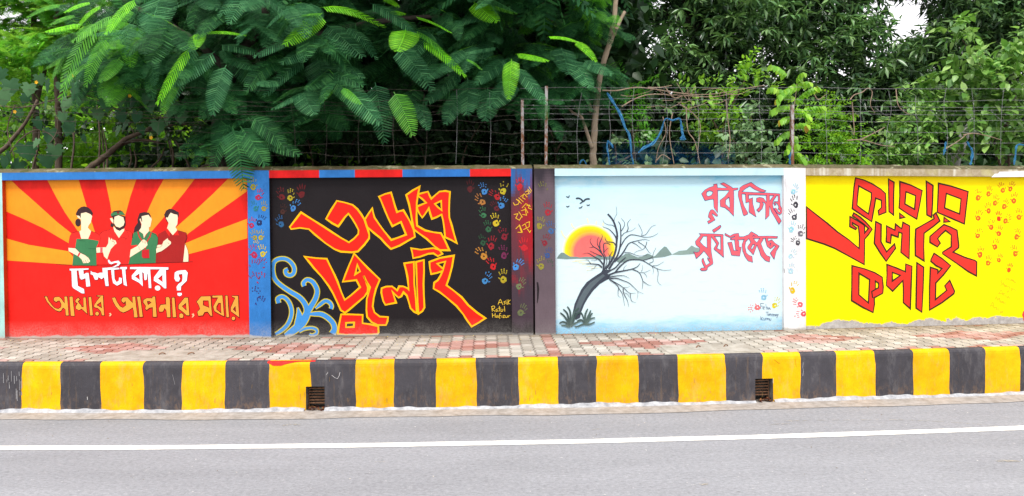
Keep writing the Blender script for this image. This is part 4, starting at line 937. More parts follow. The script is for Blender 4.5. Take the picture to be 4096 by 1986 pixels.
script(pt, 'C5', '550,680 555,820;550,680 630,683;552,745 600,742;600,790 640,780 635,755 605,765 605,810 645,815;675,695 685,825;683,780 710,765 715,825;760,780 730,790 735,820 765,800 765,785 785,828;670,885 745,885;705,885 705,975;745,925 728,945 745,968 765,945 745,925;775,920 778,975;778,940 800,930 805,975;825,985 830,930 855,945 860,985 865,940 890,950 890,985;915,935 898,955 915,978 935,955 915,935;940,930 955,965;975,930 930,1030;550,985 558,1080;600,1010 560,1040 610,1080;625,1020 628,1070 660,1065 660,1020;680,1070 685,1030 710,1040 715,1070 720,1035 745,1045 745,1075;755,1030 765,1080 792,1080 795,1035', 0.005, P8(60, 84, 128))
pt.done('handwritten_names', p3, 'paint_clean')

# ------------------------------------------------------------------ mural 4: yellow panel, red letters edged in black
LR4, LB4 = P8(244, 54, 42), P8(62, 38, 30); LW = 0.0195
pt = Paint(b5, REC)
for o, h in (('B1 770,42 890,75 1000,125 1120,200 1185,260 1190,380 1193,520 1095,560 1085,500 1130,455 1130,355 1050,325 1030,450 1010,560 995,650 880,575 725,470 735,330 750,170', ['B1 815,155 990,250 990,330 950,545 860,480 790,425 800,290']),
    ('B1 1228,60 1305,105 1298,300 1298,560 1235,510 1232,300', []), ('B1 1385,95 1540,145 1695,220 1660,420 1620,615 1500,545 1375,460 1385,300', ['B1 1470,235 1605,290 1590,480 1455,405']), ('B1 1383,535 1455,590 1385,605', []),
    ('B1 1752,90 1845,150 1838,400 1825,590 1760,555 1755,300', []), ('B1 1922,118 2100,160 2332,234 2305,460 2280,682 2090,600 1905,520 1915,300', ['B1 2030,258 2235,335 2215,545 2005,460']), ('B1 1998,590 2080,650 1995,658', []),
    ('B1 90,447 240,565 380,675 520,795 680,905 820,1025 825,860 810,715 725,665 722,690 785,740 770,760 690,718 692,580 800,640 893,700 895,810 950,745 890,690 790,610 728,570 745,530 830,585 910,655 1000,755 950,830 895,895 893,1080 890,1245 700,1140 480,1020 330,960 90,885', []),
    ('B1 1050,650 1125,690 1122,930 1200,1070 1310,960 1325,1020 1260,1110 1195,1200 1110,1080 1030,950 1040,800', []), ('B1 1200,710 1315,770 1325,685 1410,750 1428,660 1520,710 1518,900 1512,1165 1400,1075 1410,900 1415,810 1370,795 1360,865 1265,830 1255,950 1195,930 1200,820', []),
    ('B1 1885,530 1940,640 1850,715 1720,810 1715,1000 1720,1195 1600,1120 1598,900 1605,755 1700,700 1860,610 1850,560', []),
    ('B2 1265,120 1345,150 1425,190 1445,370 1445,400 1375,455 1520,520 1640,555 1665,575 1662,745 1560,690 1420,590 1250,475 1250,455 1355,390 1355,245 1285,190 1230,240 1188,290 1220,345 1185,390 1095,335 1095,265 1180,190', []),
    ('B2 145,620 300,660 420,705 512,760 525,880 520,955 415,1010 418,1090 402,1190 280,1130 140,1045 143,850', ['B2 230,712 360,790 345,1075 228,975', 'B2 428,805 470,835 468,890 428,905']),
    ('B2 570,605 690,650 797,695 800,600 875,628 865,850 855,1145 770,1070 772,900 765,800 640,930 565,860 572,730', ['B2 635,700 735,738 635,810']), ('B2 935,585 1018,640 1010,900 995,1185 925,1135 930,850', []),
    ('B2 1145,470 1250,540 1345,620 1260,730 1165,830 1160,1035 1300,920 1275,865 1335,800 1393,930 1385,960 1240,1070 1090,1160 1090,900 1100,640 1190,670 1190,710 1240,655 1170,620 1105,565 1110,540', [])):
    pt.letter(o, h, LR4, LB4, LW)
pt.line(rd('B2 465,890 385,935 395,1015'), LW, LB4)
pt.done('lettering', p4, 'paint_clean', 'large red lettering edged in dark brown')
pt = Paint(b5, REC + .003)
script(pt, 'B3', '392,865 388,900;410,872 405,905;390,885 408,890;418,890 416,905;424,910 430,890 436,905 442,893 446,912;452,900 452,918 464,918 466,902;355,900 340,905 345,920 352,930 335,945;362,910 358,945;360,930 370,930 370,950;380,938 373,945 380,952 387,945 380,938;392,945 392,960;400,945 408,960;418,945 400,1000 395,985;440,965 425,970 430,985 445,970 470,990;318,1015 345,980 355,1025;325,1008 352,1010;365,1000 365,1030;358,1010 374,1010;378,1018 378,1035;400,1025 388,1035 395,1048 405,1032 412,1055;290,1060 305,1035 312,1065 328,1045 330,1080;338,1065 336,1085;345,1090 350,1070 356,1088 364,1075 366,1098;378,1080 374,1110;250,1120 272,1080 282,1130;258,1110 280,1112;290,1120 288,1138;290,1125 302,1122 302,1145;310,1130 308,1150;325,1115 318,1158;345,1150 332,1160 340,1172 352,1155 356,1172', 0.0038, P8(176, 150, 30))
pt.done('handwritten_names', p4, 'paint_clean')

# ------------------------------------------------------------------ handprints, each a print of its own
def handprint(bay, off, u, v, h, rot, col, full, parent, lab, mirror=False):
    cx, cz = bay.hit(u, v, off); k = h / 56.0 * 0.192; col = tuple(c * (.78 if parent is p2 else .92) for c in col); rg = random.Random(int(u * 7 + v))
    mb = MB(); o = off + 0.0018
    def P(x, y):
        if mirror: x = -x
        a = math.radians(rot); return bay.pos(cx + (x * math.cos(a) + y * math.sin(a)) * k, cz + (-x * math.sin(a) + y * math.cos(a)) * k, o)
    def blob(cx_, cy_, rx, ry, ang, n=9, hole=None):
        c, s = math.cos(ang), math.sin(ang); pts = []
        for i in range(n):
            t = 2 * math.pi * i / n; q = 1 + rg.uniform(-.16, .16); x, y = rx * q * math.cos(t), ry * q * math.sin(t)
            pts.append((cx_ + x * c - y * s, cy_ + x * s + y * c))
        if hole:
            hs = [(cx_ + hole[0] + hole[2] * (1 + rg.uniform(-.3, .3)) * math.cos(2 * math.pi * i / 7), cy_ + hole[1] + hole[3] * (1 + rg.uniform(-.3, .3)) * math.sin(2 * math.pi * i / 7)) for i in range(7)]
            A = [pts, hs]
        else: A = [pts]
        fl = [p for q in A for p in q]
        for t in geometry.tessellate_polygon([[Vector((x, y, 0)) for x, y in q] for q in A]):
            q = [fl[i] for i in t]; ar = (q[1][0] - q[0][0]) * (q[2][1] - q[0][1]) - (q[2][0] - q[0][0]) * (q[1][1] - q[0][1])
            if (ar < 0) != mirror: q = q[::-1]
            mb.face([P(x, y) for x, y in q], tuple(min(1, c * rg.uniform(.8, 1.1)) for c in col))
    if full > 0.3: blob(0, -0.2, .205, .225, 0, 12, (rg.uniform(0, .06), rg.uniform(-.02, .03), .06, .07) if full < 0.95 else None)
    for i, (bx_, by, L, a) in enumerate(((-.17, .08, .27, .32), (-.06, .13, .33, .1), (.05, .12, .31, -.1), (.16, .05, .24, -.36))):
        c, s = math.sin(-a), math.cos(a)
        segs = ((.1, .36), (.42, .66), (.72, 1.0)) if full < .95 else ((0, 1.0),)
        for s0, s1 in segs:
            m = (s0 + s1) / 2 * L * 1.15 + .02
            if full < .95 and rg.random() < .12: continue
            blob(bx_ + c * m * 1.0, by + s * m, .043, (s1 - s0) * L * .62, a if True else 0, 7)
    blob(.27, -.1, .04, .09, -.7, 7)
    ob = mb.build('handprint', M['paint_hand'], parent); ob['label'] = lab; return ob
dk = lambda c, k: tuple(x * k for x in c)
Yh, Rh, Bh, Gh, Oh, Nh, Mh = P8(222, 200, 40), P8(206, 30, 42), P8(70, 150, 225), P8(60, 128, 84), P8(196, 128, 58), P8(24, 48, 104), P8(196, 36, 84)
HP = []
def hp(bayk, crop, parent, off, items):
    for (x, y, h, r, c, f, nm) in items:
        u, v = CROP[crop][0] + x / CROP[crop][2], CROP[crop][1] + y / CROP[crop][2]
        handprint(BAY[bayk], off, u, v, h, r, c, f, parent, nm + ' handprint', (x * 3 + y) % 2 > 0.9)
hp(2, 'P1', wl, 0.0, [(1755, 135, 52, -5, dk(Yh, .6), .7, 'dull yellow'), (1798, 210, 48, 25, Mh, .7, 'crimson'), (1768, 290, 46, -20, P8(40, 130, 140), .7, 'teal')])
hp(2, 'P1', wl, 0.0, [(1748, 405, 48, 10, Mh, .7, 'magenta'), (1765, 490, 44, -12, dk(Yh, .62), .7, 'faded yellow'), (1760, 605, 56, -15, Mh, .7, 'crimson'), (1775, 555, 40, 8, Yh, .2, 'yellow finger'), (1765, 700, 58, 20, P8(150, 30, 90), .25, 'smeared crimson'), (1770, 790, 58, -30, P8(140, 34, 84), .2, 'scratchy crimson'), (1770, 900, 60, 15, P8(60, 40, 110), .2, 'scratchy navy')])
hp(3, 'P1', wl, 0.0, [(1832, 290, 42, 8, dk(Yh, .55), .7, 'olive'), (1808, 385, 52, 25, Nh, .8, 'navy'), (1808, 490, 44, 0, dk(Yh, .75), .7, 'mustard'), (1822, 600, 50, -4, Yh, .8, 'yellow'), (1810, 690, 56, 30, P8(160, 30, 80), .25, 'smeared crimson'), (1815, 800, 60, -10, P8(170, 30, 70), .25, 'scratchy red'), (1805, 960, 56, 12, P8(50, 48, 130), .2, 'faint navy')])
DR_ = P8(120, 22, 28)
hp(3, 'P2', p2, REC, [(148, 205, 54, -18, DR_, .7, 'dark red'), (212, 212, 50, 12, dk(Yh, .8), .8, 'yellow'), (288, 185, 58, -4, DR_, 1, 'dark red'), (240, 285, 54, 30, Bh, .8, 'blue'), (140, 395, 52, -20, P8(46, 110, 170), .8, 'dim blue'), (160, 310, 42, 10, P8(80, 40, 32), .7, 'faint brown'),
    (1458, 150, 52, 5, P8(96, 22, 28), 1, 'dark red'), (1552, 170, 52, -14, Bh, .7, 'blue'), (1690, 165, 56, 10, Yh, .7, 'yellow'), (1632, 210, 52, -45, P8(190, 26, 34), .8, 'red'), (1532, 245, 54, -42, Oh, .8, 'tan'), (1682, 265, 54, 22, Bh, .8, 'blue'), (1632, 290, 46, -30, P8(110, 24, 40), .8, 'maroon'), (1548, 335, 48, -15, Gh, .7, 'green'),
    (1635, 385, 56, -10, P8(236, 206, 40), .9, 'bright yellow'), (1582, 430, 50, -8, dk(Gh, .7), .7, 'dark green'), (1690, 480, 56, -16, P8(150, 26, 48), .8, 'crimson'), (1545, 525, 48, -5, dk(Gh, .5), .6, 'faint green'), (1608, 545, 58, 8, P8(176, 26, 44), .8, 'crimson'), (1540, 618, 58, -38, P8(220, 150, 50), .8, 'ochre'), (1690, 610, 58, -5, P8(130, 40, 90), .8, 'purple'), (1610, 690, 54, -25, P8(226, 30, 36), .9, 'bright red'), (1572, 790, 54, 32, Bh, .9, 'blue'), (1688, 775, 58, -4, dk(Yh, .85), .7, 'yellow')])
hp(3, 'P2', wl, 0.0, [(1802, 135, 54, 5, P8(206, 30, 42), .95, 'red'), (1832, 555, 58, -5, P8(214, 32, 44), .95, 'red'), (1788, 695, 54, 40, Bh, .9, 'blue'), (1808, 828, 52, 35, P8(120, 130, 90), .7, 'olive and pink'), (1818, 1010, 52, 30, P8(110, 120, 80), .7, 'olive')])
hp(4, 'P2', wr, 0.0, [(1965, 165, 54, -10, P8(120, 120, 60), .3, 'faint olive'), (1998, 310, 56, 0, P8(176, 40, 56), .9, 'crimson'), (1945, 405, 54, 14, P8(160, 150, 50), .8, 'olive yellow'), (2018, 440, 54, -4, P8(66, 110, 170), .8, 'blue'), (1982, 525, 50, 20, P8(150, 36, 52), .7, 'crimson'), (2000, 615, 46, 18, P8(60, 90, 150), .7, 'dull blue'), (1950, 685, 54, -6, P8(160, 150, 56), .8, 'olive yellow'), (2012, 690, 40, 8, P8(50, 96, 66), .3, 'faint green')])
BK = P8(60, 60, 68)
hp(4, 'P3', wr, 0.0, [(1818, 200, 46, 25, P8(160, 226, 244), .8, 'pale cyan'), (1822, 285, 54, -15, BK, .8, 'black'), (1808, 372, 52, -28, P8(84, 84, 92), .8, 'dark grey'), (1800, 455, 50, 10, P8(170, 228, 242), .9, 'cyan'), (1802, 640, 46, 40, P8(196, 234, 244), .7, 'faint cyan'), (1800, 735, 50, 15, P8(190, 232, 244), .8, 'pale cyan')])
hp(5, 'P3', wr, 0.0, [(1862, 480, 54, 10, P8(128, 128, 134), .8, 'grey'), (1830, 550, 46, -50, P8(74, 74, 80), .8, 'black'), (1812, 865, 54, 20, P8(250, 206, 20), .9, 'yellow'), (1845, 968, 50, -60, P8(250, 110, 120), .6, 'pink'), (1862, 1042, 52, -95, P8(246, 96, 110), .7, 'pink')])
hp(4, 'P3', p3, REC, [(1608, 912, 52, -8, P8(150, 208, 244), .8, 'light blue'), (1692, 968, 48, 30, P8(240, 226, 10), .9, 'yellow'), (1550, 1000, 52, -95, P8(255, 128, 128), .9, 'pink')])
OH = P8(246, 124, 16)
hp(5, 'B3', p4, REC, [(x, y + 12, h, r, mixc(OH, P8(246, 84, 30), ((x * 13 + y * 7) % 10) / 12.0), .7, 'orange') for (x, y, h, r) in ((150, 180, 50, 2), (240, 150, 46, 14), (350, 120, 48, -20), (425, 110, 46, 22), (450, 205, 50, 2), (295, 225, 48, 18), (375, 255, 46, 24), (235, 290, 48, -12), (155, 350, 50, 14), (390, 380, 48, 45), (490, 340, 50, 0), (260, 425, 48, 4), (325, 480, 48, 8), (155, 500, 46, 25), (475, 505, 50, 12), (295, 590, 48, 10), (455, 645, 50, -14), (170, 655, 50, 6), (235, 725, 46, 10), (330, 705, 40, 20))]
   + [(322, 368, 46, 0, P8(250, 60, 20), 1, 'bright red-orange'), (412, 797, 42, 16, P8(246, 96, 20), 1, 'solid orange')])
# ------------------------------------------------------------------ leaves and trees
def nrm(a): return a / (np.linalg.norm(a, axis=-1, keepdims=True) + 1e-9)
class LM:
    """gathers thousands of leaf blades into one crown mesh"""
    def __init__(s): s.V = []; s.L = []; s.T = []; s.M = []; s.n = 0
    def add(s, tmpl, org, dr, up, ln, ws=1.0, m=0):
        tv, tf = tmpl; org = np.asarray(org, float).reshape(-1, 3); n = len(org)
        if n == 0: return
        x = nrm(np.asarray(dr, float).reshape(-1, 3)); up = np.broadcast_to(np.asarray(up, float), x.shape)
        y = np.cross(up, x); bad = np.linalg.norm(y, axis=1) < 1e-4; y[bad] = np.cross([1.0, 0.1, 0.2], x[bad]); y = nrm(y); z = np.cross(x, y)
        ln = np.broadcast_to(np.asarray(ln, float), (n,))[:, None, None]; ws = np.broadcast_to(np.asarray(ws, float), (n,))[:, None, None]
        v = org[:, None, :] + ln * (tv[None, :, 0:1] * x[:, None, :] + ws * tv[None, :, 1:2] * y[:, None, :] + tv[None, :, 2:3] * z[:, None, :])
        k = len(tv); lo = np.concatenate([np.array(f) for f in tf]); to = np.array([len(f) for f in tf])
        s.V.append(v.reshape(-1, 3)); s.L.append((lo[None, :] + (np.arange(n) * k)[:, None] + s.n).ravel()); s.T.append(np.tile(to, n)); s.M.append(np.full(n * len(tf), m, np.int32)); s.n += n * k
    def build(s, name, mats, parent=None):
        V = np.concatenate(s.V); L = np.concatenate(s.L); T = np.concatenate(s.T); Mi = np.concatenate(s.M)
        me = bpy.data.meshes.new(name); me.vertices.add(len(V)); me.vertices.foreach_set('co', V.astype(np.float32).ravel())
        me.loops.add(len(L)); me.loops.foreach_set('vertex_index', L.astype(np.int32))
        me.polygons.add(len(T)); me.polygons.foreach_set('loop_start', np.concatenate([[0], np.cumsum(T)[:-1]]).astype(np.int32))
        for x in (mats if isinstance(mats, (list, tuple)) else [mats]): me.materials.append(x)
        me.polygons.foreach_set('material_index', Mi); me.update(calc_edges=True)
        o = bpy.data.objects.new(name, me); COL.objects.link(o); place(o, parent); return o

def T_leaf(w, droop=.12, fold=.05):          # pointed oval blade folded along its midrib
    v = np.array([(0, 0, 0), (.38, 0, -.02), (.74, 0, -.05 - droop * .5), (1, 0, -.05 - droop), (.3, w, fold), (.68, w * .78, fold * .6 - droop * .4), (.3, -w, fold), (.68, -w * .78, fold * .6 - droop * .4)])
    return v, [(0, 1, 4), (1, 2, 5, 4), (2, 3, 5), (0, 6, 1), (1, 6, 7, 2), (2, 7, 3)]
def T_lance(w, droop=.2):
    v = np.array([(0, 0, 0), (.5, 0, -.03 - droop * .2), (1, 0, -droop), (.42, w, .02), (.42, -w, .02)])
    return v, [(0, 1, 3), (1, 2, 3), (0, 4, 1), (1, 4, 2)]
def T_card(w): return np.array([(0, 0, 0), (.5, w, 0.02), (1, 0, -.1), (.5, -w, 0.02)]), [(0, 3, 2, 1)]
def T_lobed():                               # five-lobed gourd leaf, stalk at the origin, tip at x = 1
    pts = [(0, 0), (-.20, .20), (-.10, .50), (.16, .38), (.24, .62), (.42, .40), (.56, .40), (.74, .20), (1, 0), (.74, -.20), (.56, -.40), (.42, -.40), (.24, -.62), (.16, -.38), (-.10, -.50), (-.20, -.20)]
    v = [(x, y, -.10 * (x * x) - .16 * abs(y) + .02 * math.sin(9 * y + 5 * x)) for x, y in pts] + [(.38, 0, -.0)]
    return np.array(v), [(16, (i + 1) % 16, i) if True else 0 for i in range(16)]
def T_pinna(n=22, w=.27, curve=.25, young=False, side=0.0):
    """feather of an acacia-like leaf: paired leaflets along a curving midrib"""
    V, F = [], []
    def rib(x): return np.array([x, side * x * x, -curve * x * x])
    for i in range(n):
        x = .06 + .94 * (i + .5) / n; p = rib(x); sp = .94 / n
        l = w * (math.sin(math.pi * min(1, .16 + .84 * x) ** .8) ** .55 * .9 + .12)
        for sg in (1, -1):
            d = np.array([.36 if x < .9 else .8, sg * .92, -.16 - .1 * x]); d /= np.linalg.norm(d); a = np.array([1, side * 2 * x, -2 * curve * x]); a /= np.linalg.norm(a)
            b = len(V); h = sp * .36; tw = .35 * (1 if i % 2 else -.6)
            up_ = np.array([0, 0, h * tw]); q = [p - a * h * .7, p + a * h * .7, p + d * l * .6 + a * h + up_, p + d * l + a * h * .3, p + d * l * .96 - a * h * .6, p + d * l * .5 - a * h - up_]
            V += q; F.append(tuple(range(b, b + 6)) if sg > 0 else tuple(range(b, b + 6))[::-1])
    for i in range(6):
        b = len(V); p, q = rib(i / 6), rib((i + 1) / 6); o = np.array([0, .008, .004]); V += [p - o, q - o, q + o * np.array([1, 1, -1]), p + o * np.array([1, 1, -1])]; F.append((b, b + 1, b + 2, b + 3))
    return np.array(V), F
PIN = [T_pinna(22, .30, c, side=s) for c in (.08, .25, .45) for s in (-.12, .12)]
STALK = T_card(.014)
PINS = [T_pinna(11, .25, c) for c in (.1, .3)]
LEAF = T_leaf(.24); LEAFB = T_leaf(.32, .2); LANCE = T_lance(.14, .22); CARD = T_card(.3); LOBE = T_lobed(); BROAD = T_leaf(.36, .22, .03)

LF = dict(
    mango2=leaf_mat('young_mango_leaf', (0.07, 0.18, 0.06), (0.13, 0.27, 0.09), (0.22, 0.38, 0.13), (0.2, 0.4, 0.05), .25, .32, .5, .7, .6),
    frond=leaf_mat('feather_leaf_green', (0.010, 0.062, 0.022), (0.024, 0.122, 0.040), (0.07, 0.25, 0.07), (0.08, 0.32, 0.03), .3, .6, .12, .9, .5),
    lit=leaf_mat('lit_feather_leaf', (0.022, 0.105, 0.045), (0.045, 0.18, 0.075), (0.10, 0.30, 0.12), (0.12, 0.42, 0.05), .35, .6, .12, .9, .65),  # brighter copy of frond: light on the front feathers put into its green
    young=leaf_mat('young_feather_leaf', (0.13, 0.50, 0.008), (0.20, 0.70, 0.010), (0.29, 0.82, 0.02), (0.36, 0.92, 0.02), .45, .5, .3, 1.5, .8),
    midfr=leaf_mat('spring_feather_leaf', (0.05, 0.25, 0.02), (0.09, 0.36, 0.025), (0.15, 0.50, 0.035), (0.24, 0.66, 0.03), .42, .5, .3, 1.5, .75),
    pale=leaf_mat('pale_fern_leaf', (0.07, 0.27, 0.02), (0.20, 0.52, 0.03), (0.38, 0.72, 0.06), (0.34, 0.6, 0.06), .45, .5, .3, 1.0, .6),
    mango=leaf_mat('mango_leaf', (0.02, 0.058, 0.026), (0.055, 0.12, 0.05), (0.13, 0.23, 0.09), (0.1, 0.25, 0.03), .2, .32, .5, .7, .5),
    shrub=leaf_mat('shrub_leaf', (0.07, 0.21, 0.035), (0.19, 0.41, 0.07), (0.38, 0.6, 0.16), (0.25, 0.5, 0.05), .35, .4, .45, 1.0, .55),
    bright=leaf_mat('bright_shrub_leaf', (0.10, 0.30, 0.02), (0.19, 0.45, 0.03), (0.32, 0.6, 0.05), (0.4, 0.7, 0.05), .42, .42, .4, 1.2, .65),
    grey=leaf_mat('grey_green_leaf', (0.10, 0.21, 0.09), (0.18, 0.32, 0.14), (0.30, 0.45, 0.22), (0.25, 0.42, 0.1), .3, .5, .35, 1.2, .7),
    dark=leaf_mat('dark_hedge_leaf', (0.010, 0.035, 0.014), (0.02, 0.062, 0.02), (0.045, 0.105, 0.03), (0.06, 0.16, 0.02), .25, .45, .35, .8, .5),
    gourd=leaf_mat('gourd_vine_leaf', (0.014, 0.06, 0.025), (0.03, 0.095, 0.04), (0.09, 0.19, 0.085), (0.09, 0.25, 0.04), .3, .6, .15, 1.5, .65),
    sap=leaf_mat('sapling_leaf', (0.12, 0.33, 0.025), (0.20, 0.44, 0.03), (0.34, 0.58, 0.05), (0.4, 0.75, 0.04), .45, .4, .4, 2.0, .8),
    orange=leaf_mat('reddish_young_leaf', (0.4, 0.2, 0.04), (0.42, 0.34, 0.03), (0.45, 0.42, 0.05), (0.6, 0.4, 0.05), .4),
    fern=leaf_mat('lime_fern_leaf', (0.10, 0.30, 0.015), (0.16, 0.4, 0.02), (0.24, 0.5, 0.03), (0.4, 0.75, 0.03), .45, .5, .3, 1.5, .65))

def rdir(n, zb=0.0, sp=1.0):
    d = rng.normal(size=(n, 3)) * sp; d[:, 2] += zb; return nrm(d)
def pxpts(blobs, per, jy=0.5):
    """points scattered through balls given by sight line, distance and radius"""
    out = []
    for (u, v, Y, r) in blobs:
        c = np.array(at(u, v, Y)); rw = r / FPX * Y; n = max(1, int(per * (rw ** 2)))
        d = rng.normal(size=(n, 3)); d = nrm(d) * (rng.random((n, 1)) ** .45) * rw; d[:, 1] *= jy / max(rw, .3) if rw > jy else 1.0
        out.append(c + d)
    return np.concatenate(out)

def whorls(lm, P, tmpl, ln, k, zb=-.2, m=0, gaps=None, up=(0, 0, 1)):
    """a rosette of k leaves at every point"""
    for _ in range(k):
        d = rng.normal(size=P.shape); d[:, 2] = d[:, 2] * .6 + zb; d = nrm(d)
        lm.add(tmpl, P + d * ln * .12, d, nrm(np.array(up) + rng.normal(size=P.shape) * .35), ln * rng.uniform(.7, 1.15, len(P)), rng.uniform(.85, 1.15, len(P)), m)
def twigs(lm, P, tmpl, ln, k, tl, zb=.1, m=0, droop=-.15):
    """leaves in alternate rows along short twigs"""
    d = rng.normal(size=P.shape); d[:, 2] = d[:, 2] * .5 + zb; d = nrm(d); s = nrm(np.cross(d, rng.normal(size=P.shape)))
    for i in range(k):
        t = (i + .6) / k; sg = 1 if i % 2 else -1
        o = P + d * tl * t + np.array([0, 0, -.12 * tl * t * t]); ld = nrm(d * .55 + s * sg * .9 + rng.normal(size=P.shape) * .18 + np.array([0, 0, droop]))
        lm.add(tmpl, o, ld, nrm(np.array([0, -.15, 1]) + rng.normal(size=P.shape) * .3), ln * rng.uniform(.7, 1.15, len(P)), rng.uniform(.9, 1.1, len(P)), m)
    return d
def cut(P, gaps):
    keep = np.ones(len(P), bool)
    for (u, v, Y, r) in gaps: keep &= np.linalg.norm((P - np.array(at(u, v, Y))) * np.array([1, .35, 1]), axis=1) > 1.1 * r / FPX * Y
    return P[keep]
def trunk(name, paths, mat, parent):
    if name == 'stem' and len(paths) > 1:
        for p in paths: trunk(name, [p], mat, parent)
        return
    mb = MB()
    for pts, r in paths:
        P = spline([tuple(p) for p in pts], 5); rr = np.interp(np.linspace(0, 1, len(P)), np.linspace(0, 1, len(r)), r)
        P = [np.array(p) + rng.normal(size=3) * rr[i] * .08 for i, p in enumerate(P)]
        mb.tube([Vector(p) for p in P], rr, 8)
    return mb.build(name, mat, parent, True)
def pxl(Y, *uv): return [at(u, v, Y) for u, v in uv]
def base(u, Y): p = at(u, 660, Y); return (p.x, p.y, -.05)

# ---- the big feather-leaved tree that hangs over the wall
YT = 10.6
def pinna(lm, a, b, Y0, Y1, wpx, m, curve=1, tm=None):
    """one feather from its stalk end a to its tip b, both measured in the photograph and hung Y metres away"""
    p, q = at(a[0], a[1], Y0), at(b[0], b[1], Y1); d = q - p; L = d.length
    t = tm or PIN[(int(a[0]) + int(b[1])) % len(PIN)]
    up = np.array([0.15 * math.sin(a[0]), -.62 - .2 * math.sin(b[0]), .72]); up = up / np.linalg.norm(up)
    ws = (wpx / FPX * Y0) / (.52 * L)
    dd = np.array(d) + np.array([0, 0, 1]) * L * .18
    lm.add(t, [p], [dd], up, L * 1.03, ws, m)
tA = empty('feather_leaf_tree', base(880, YT), label='big feather-leaved tree with dark fronds hanging over the red and black murals', cat='tree')
trunk('trunk', [(pxl(YT, (890, 900), (880, 700), (872, 520), (900, 380), (960, 230), (1060, 60), (1150, -150), (1220, -420)), [.12, .11, .10, .09, .085, .08, .07, .05]),
    (pxl(YT - .4, (930, 300), (760, 150), (560, 40), (380, -60)), [.06, .045, .035, .02]), (pxl(YT - .6, (960, 240), (1200, 160), (1500, 90), (1800, 60)), [.06, .05, .04, .025]),
    (pxl(YT - 1.2, (1060, 60), (1080, -100), (1000, -300)), [.06, .05, .04]), (pxl(YT + .3, (1040, 120), (1020, 30), (1000, -40)), [.05, .04, .03])], M['bark_dark'], tA)
lm = LM()
YF = 9.05
feat = [((395, 95), (190, 335), 95, 2), ((545, -5), (412, 112), 85, 1), ((408, 22), (305, 82), 34, 1), ((322, 95), (200, 140), 44, 1), ((390, 95), (310, 145), 50, 2), ((790, 132), (783, 184), 66, 1), ((812, 132), (955, 132), 24, 1), ((762, 188), (634, 392), 48, 1),
    ((1288, 52), (1172, 188), 105, 1), ((1278, 30), (1490, 52), 46, 1), ((1622, 118), (1618, 192), 108, 1), ((1682, 160), (1845, 282), 48, 1), ((1895, 8), (1962, 98), 78, 1), ((2046, 236), (2040, 352), 64, 1), ((1563, 44), (1608, 70), 30, 1), ((1655, 66), (1790, 117), 16, 1), ((1575, 368), (1650, 515), 86, 2), ((1330, 352), (1278, 412), 40, 2), ((1370, 350), (1425, 425), 40, 2),
    ((2188, 148), (2300, 160), 26, 1), ((2303, 166), (2368, 216), 40, 1), ((2060, 216), (2182, 256), 32, 1), ((1905, 5), (2045, 70), 26, 2), ((1530, -5), (1585, 20), 26, 1), ((1862, 236), (1922, 270), 16, 2),
    ((1655, 120), (1815, 228), 34, 2), ((1300, 55), (1155, 70), 24, 2), ((1215, 75), (1045, 160), 34, 0),
    ((455, 60), (300, 170), 70, 2), ((430, 150), (330, 300), 64, 2), ((300, 60), (215, 92), 44, 2), ((250, 20), (120, 42), 44, 2), ((362, 8), (270, 42), 44, 1), ((520, 40), (462, 112), 60, 2), ((480, 230), (420, 330), 60, 2), ((350, 250), (250, 330), 50, 2), ((700, 330), (655, 420), 50, 2),
    ((860, 205), (718, 352), 95, 0), ((640, -15), (612, 112), 150, 0), ((560, 120), (495, 195), 70, 0), ((1305, 98), (1412, 216), 100, 0), ((1280, 165), (1152, 268), 95, 0), ((1268, 235), (1300, 338), 118, 0), ((1595, 190), (1695, 318), 100, 0), ((1842, 290), (1708, 415), 80, 0), ((1870, 312), (1882, 452), 90, 0), ((2245, 192), (2262, 262), 96, 0), ((2062, 268), (2162, 395), 66, 0), ((2290, 238), (2342, 335), 88, 0), ((2335, 240), (2425, 312), 64, 0),
    ((1225, 240), (1062, 345), 80, 0), ((1200, 140), (1030, 235), 70, 0), ((1385, 110), (1500, 185), 60, 0), ((1480, 12), (1640, 112), 60, 0), ((1960, 70), (1775, 85), 60, 0), ((1990, 190), (1870, 225), 40, 0), ((2030, 235), (1910, 335), 80, 0), ((2050, 320), (1985, 440), 90, 0), ((880, 180), (1000, 215), 50, 0), ((900, 230), (1010, 295), 70, 0), ((905, 260), (830, 430), 90, 0), ((780, 170), (690, 420), 60, 0), ((480, 135), (395, 190), 90, 0), ((520, 90), (495, 190), 60, 0), ((370, 210), (300, 345), 60, 0), ((415, 190), (350, 340), 60, 0),
    ((925, 490), (830, 640), 70, 0), ((930, 510), (985, 700), 110, 0), ((960, 505), (1060, 660), 90, 0), ((1010, 470), (1120, 570), 80, 0), ((900, 430), (870, 560), 60, 0), ((1050, 560), (1190, 630), 70, 0), ((1120, 330), (1030, 345), 60, 0), ((1340, 260), (1445, 300), 66, 0), ((1380, 330), (1480, 505), 90, 0), ((1500, 330), (1530, 520), 90, 0), ((1660, 410), (1720, 480), 70, 0), ((1850, 370), (1780, 475), 76, 0), ((1950, 350), (1960, 480), 90, 0)]
for a, b, w, m in feat:
    Y = YF + .25 * math.sin(a[0] * .7) + (0.25 if m == 0 else 0.0); m = 3 if (m == 0 and a[1] < 420) else m; pinna(lm, a, b, Y + .12, Y - .12, w, m)
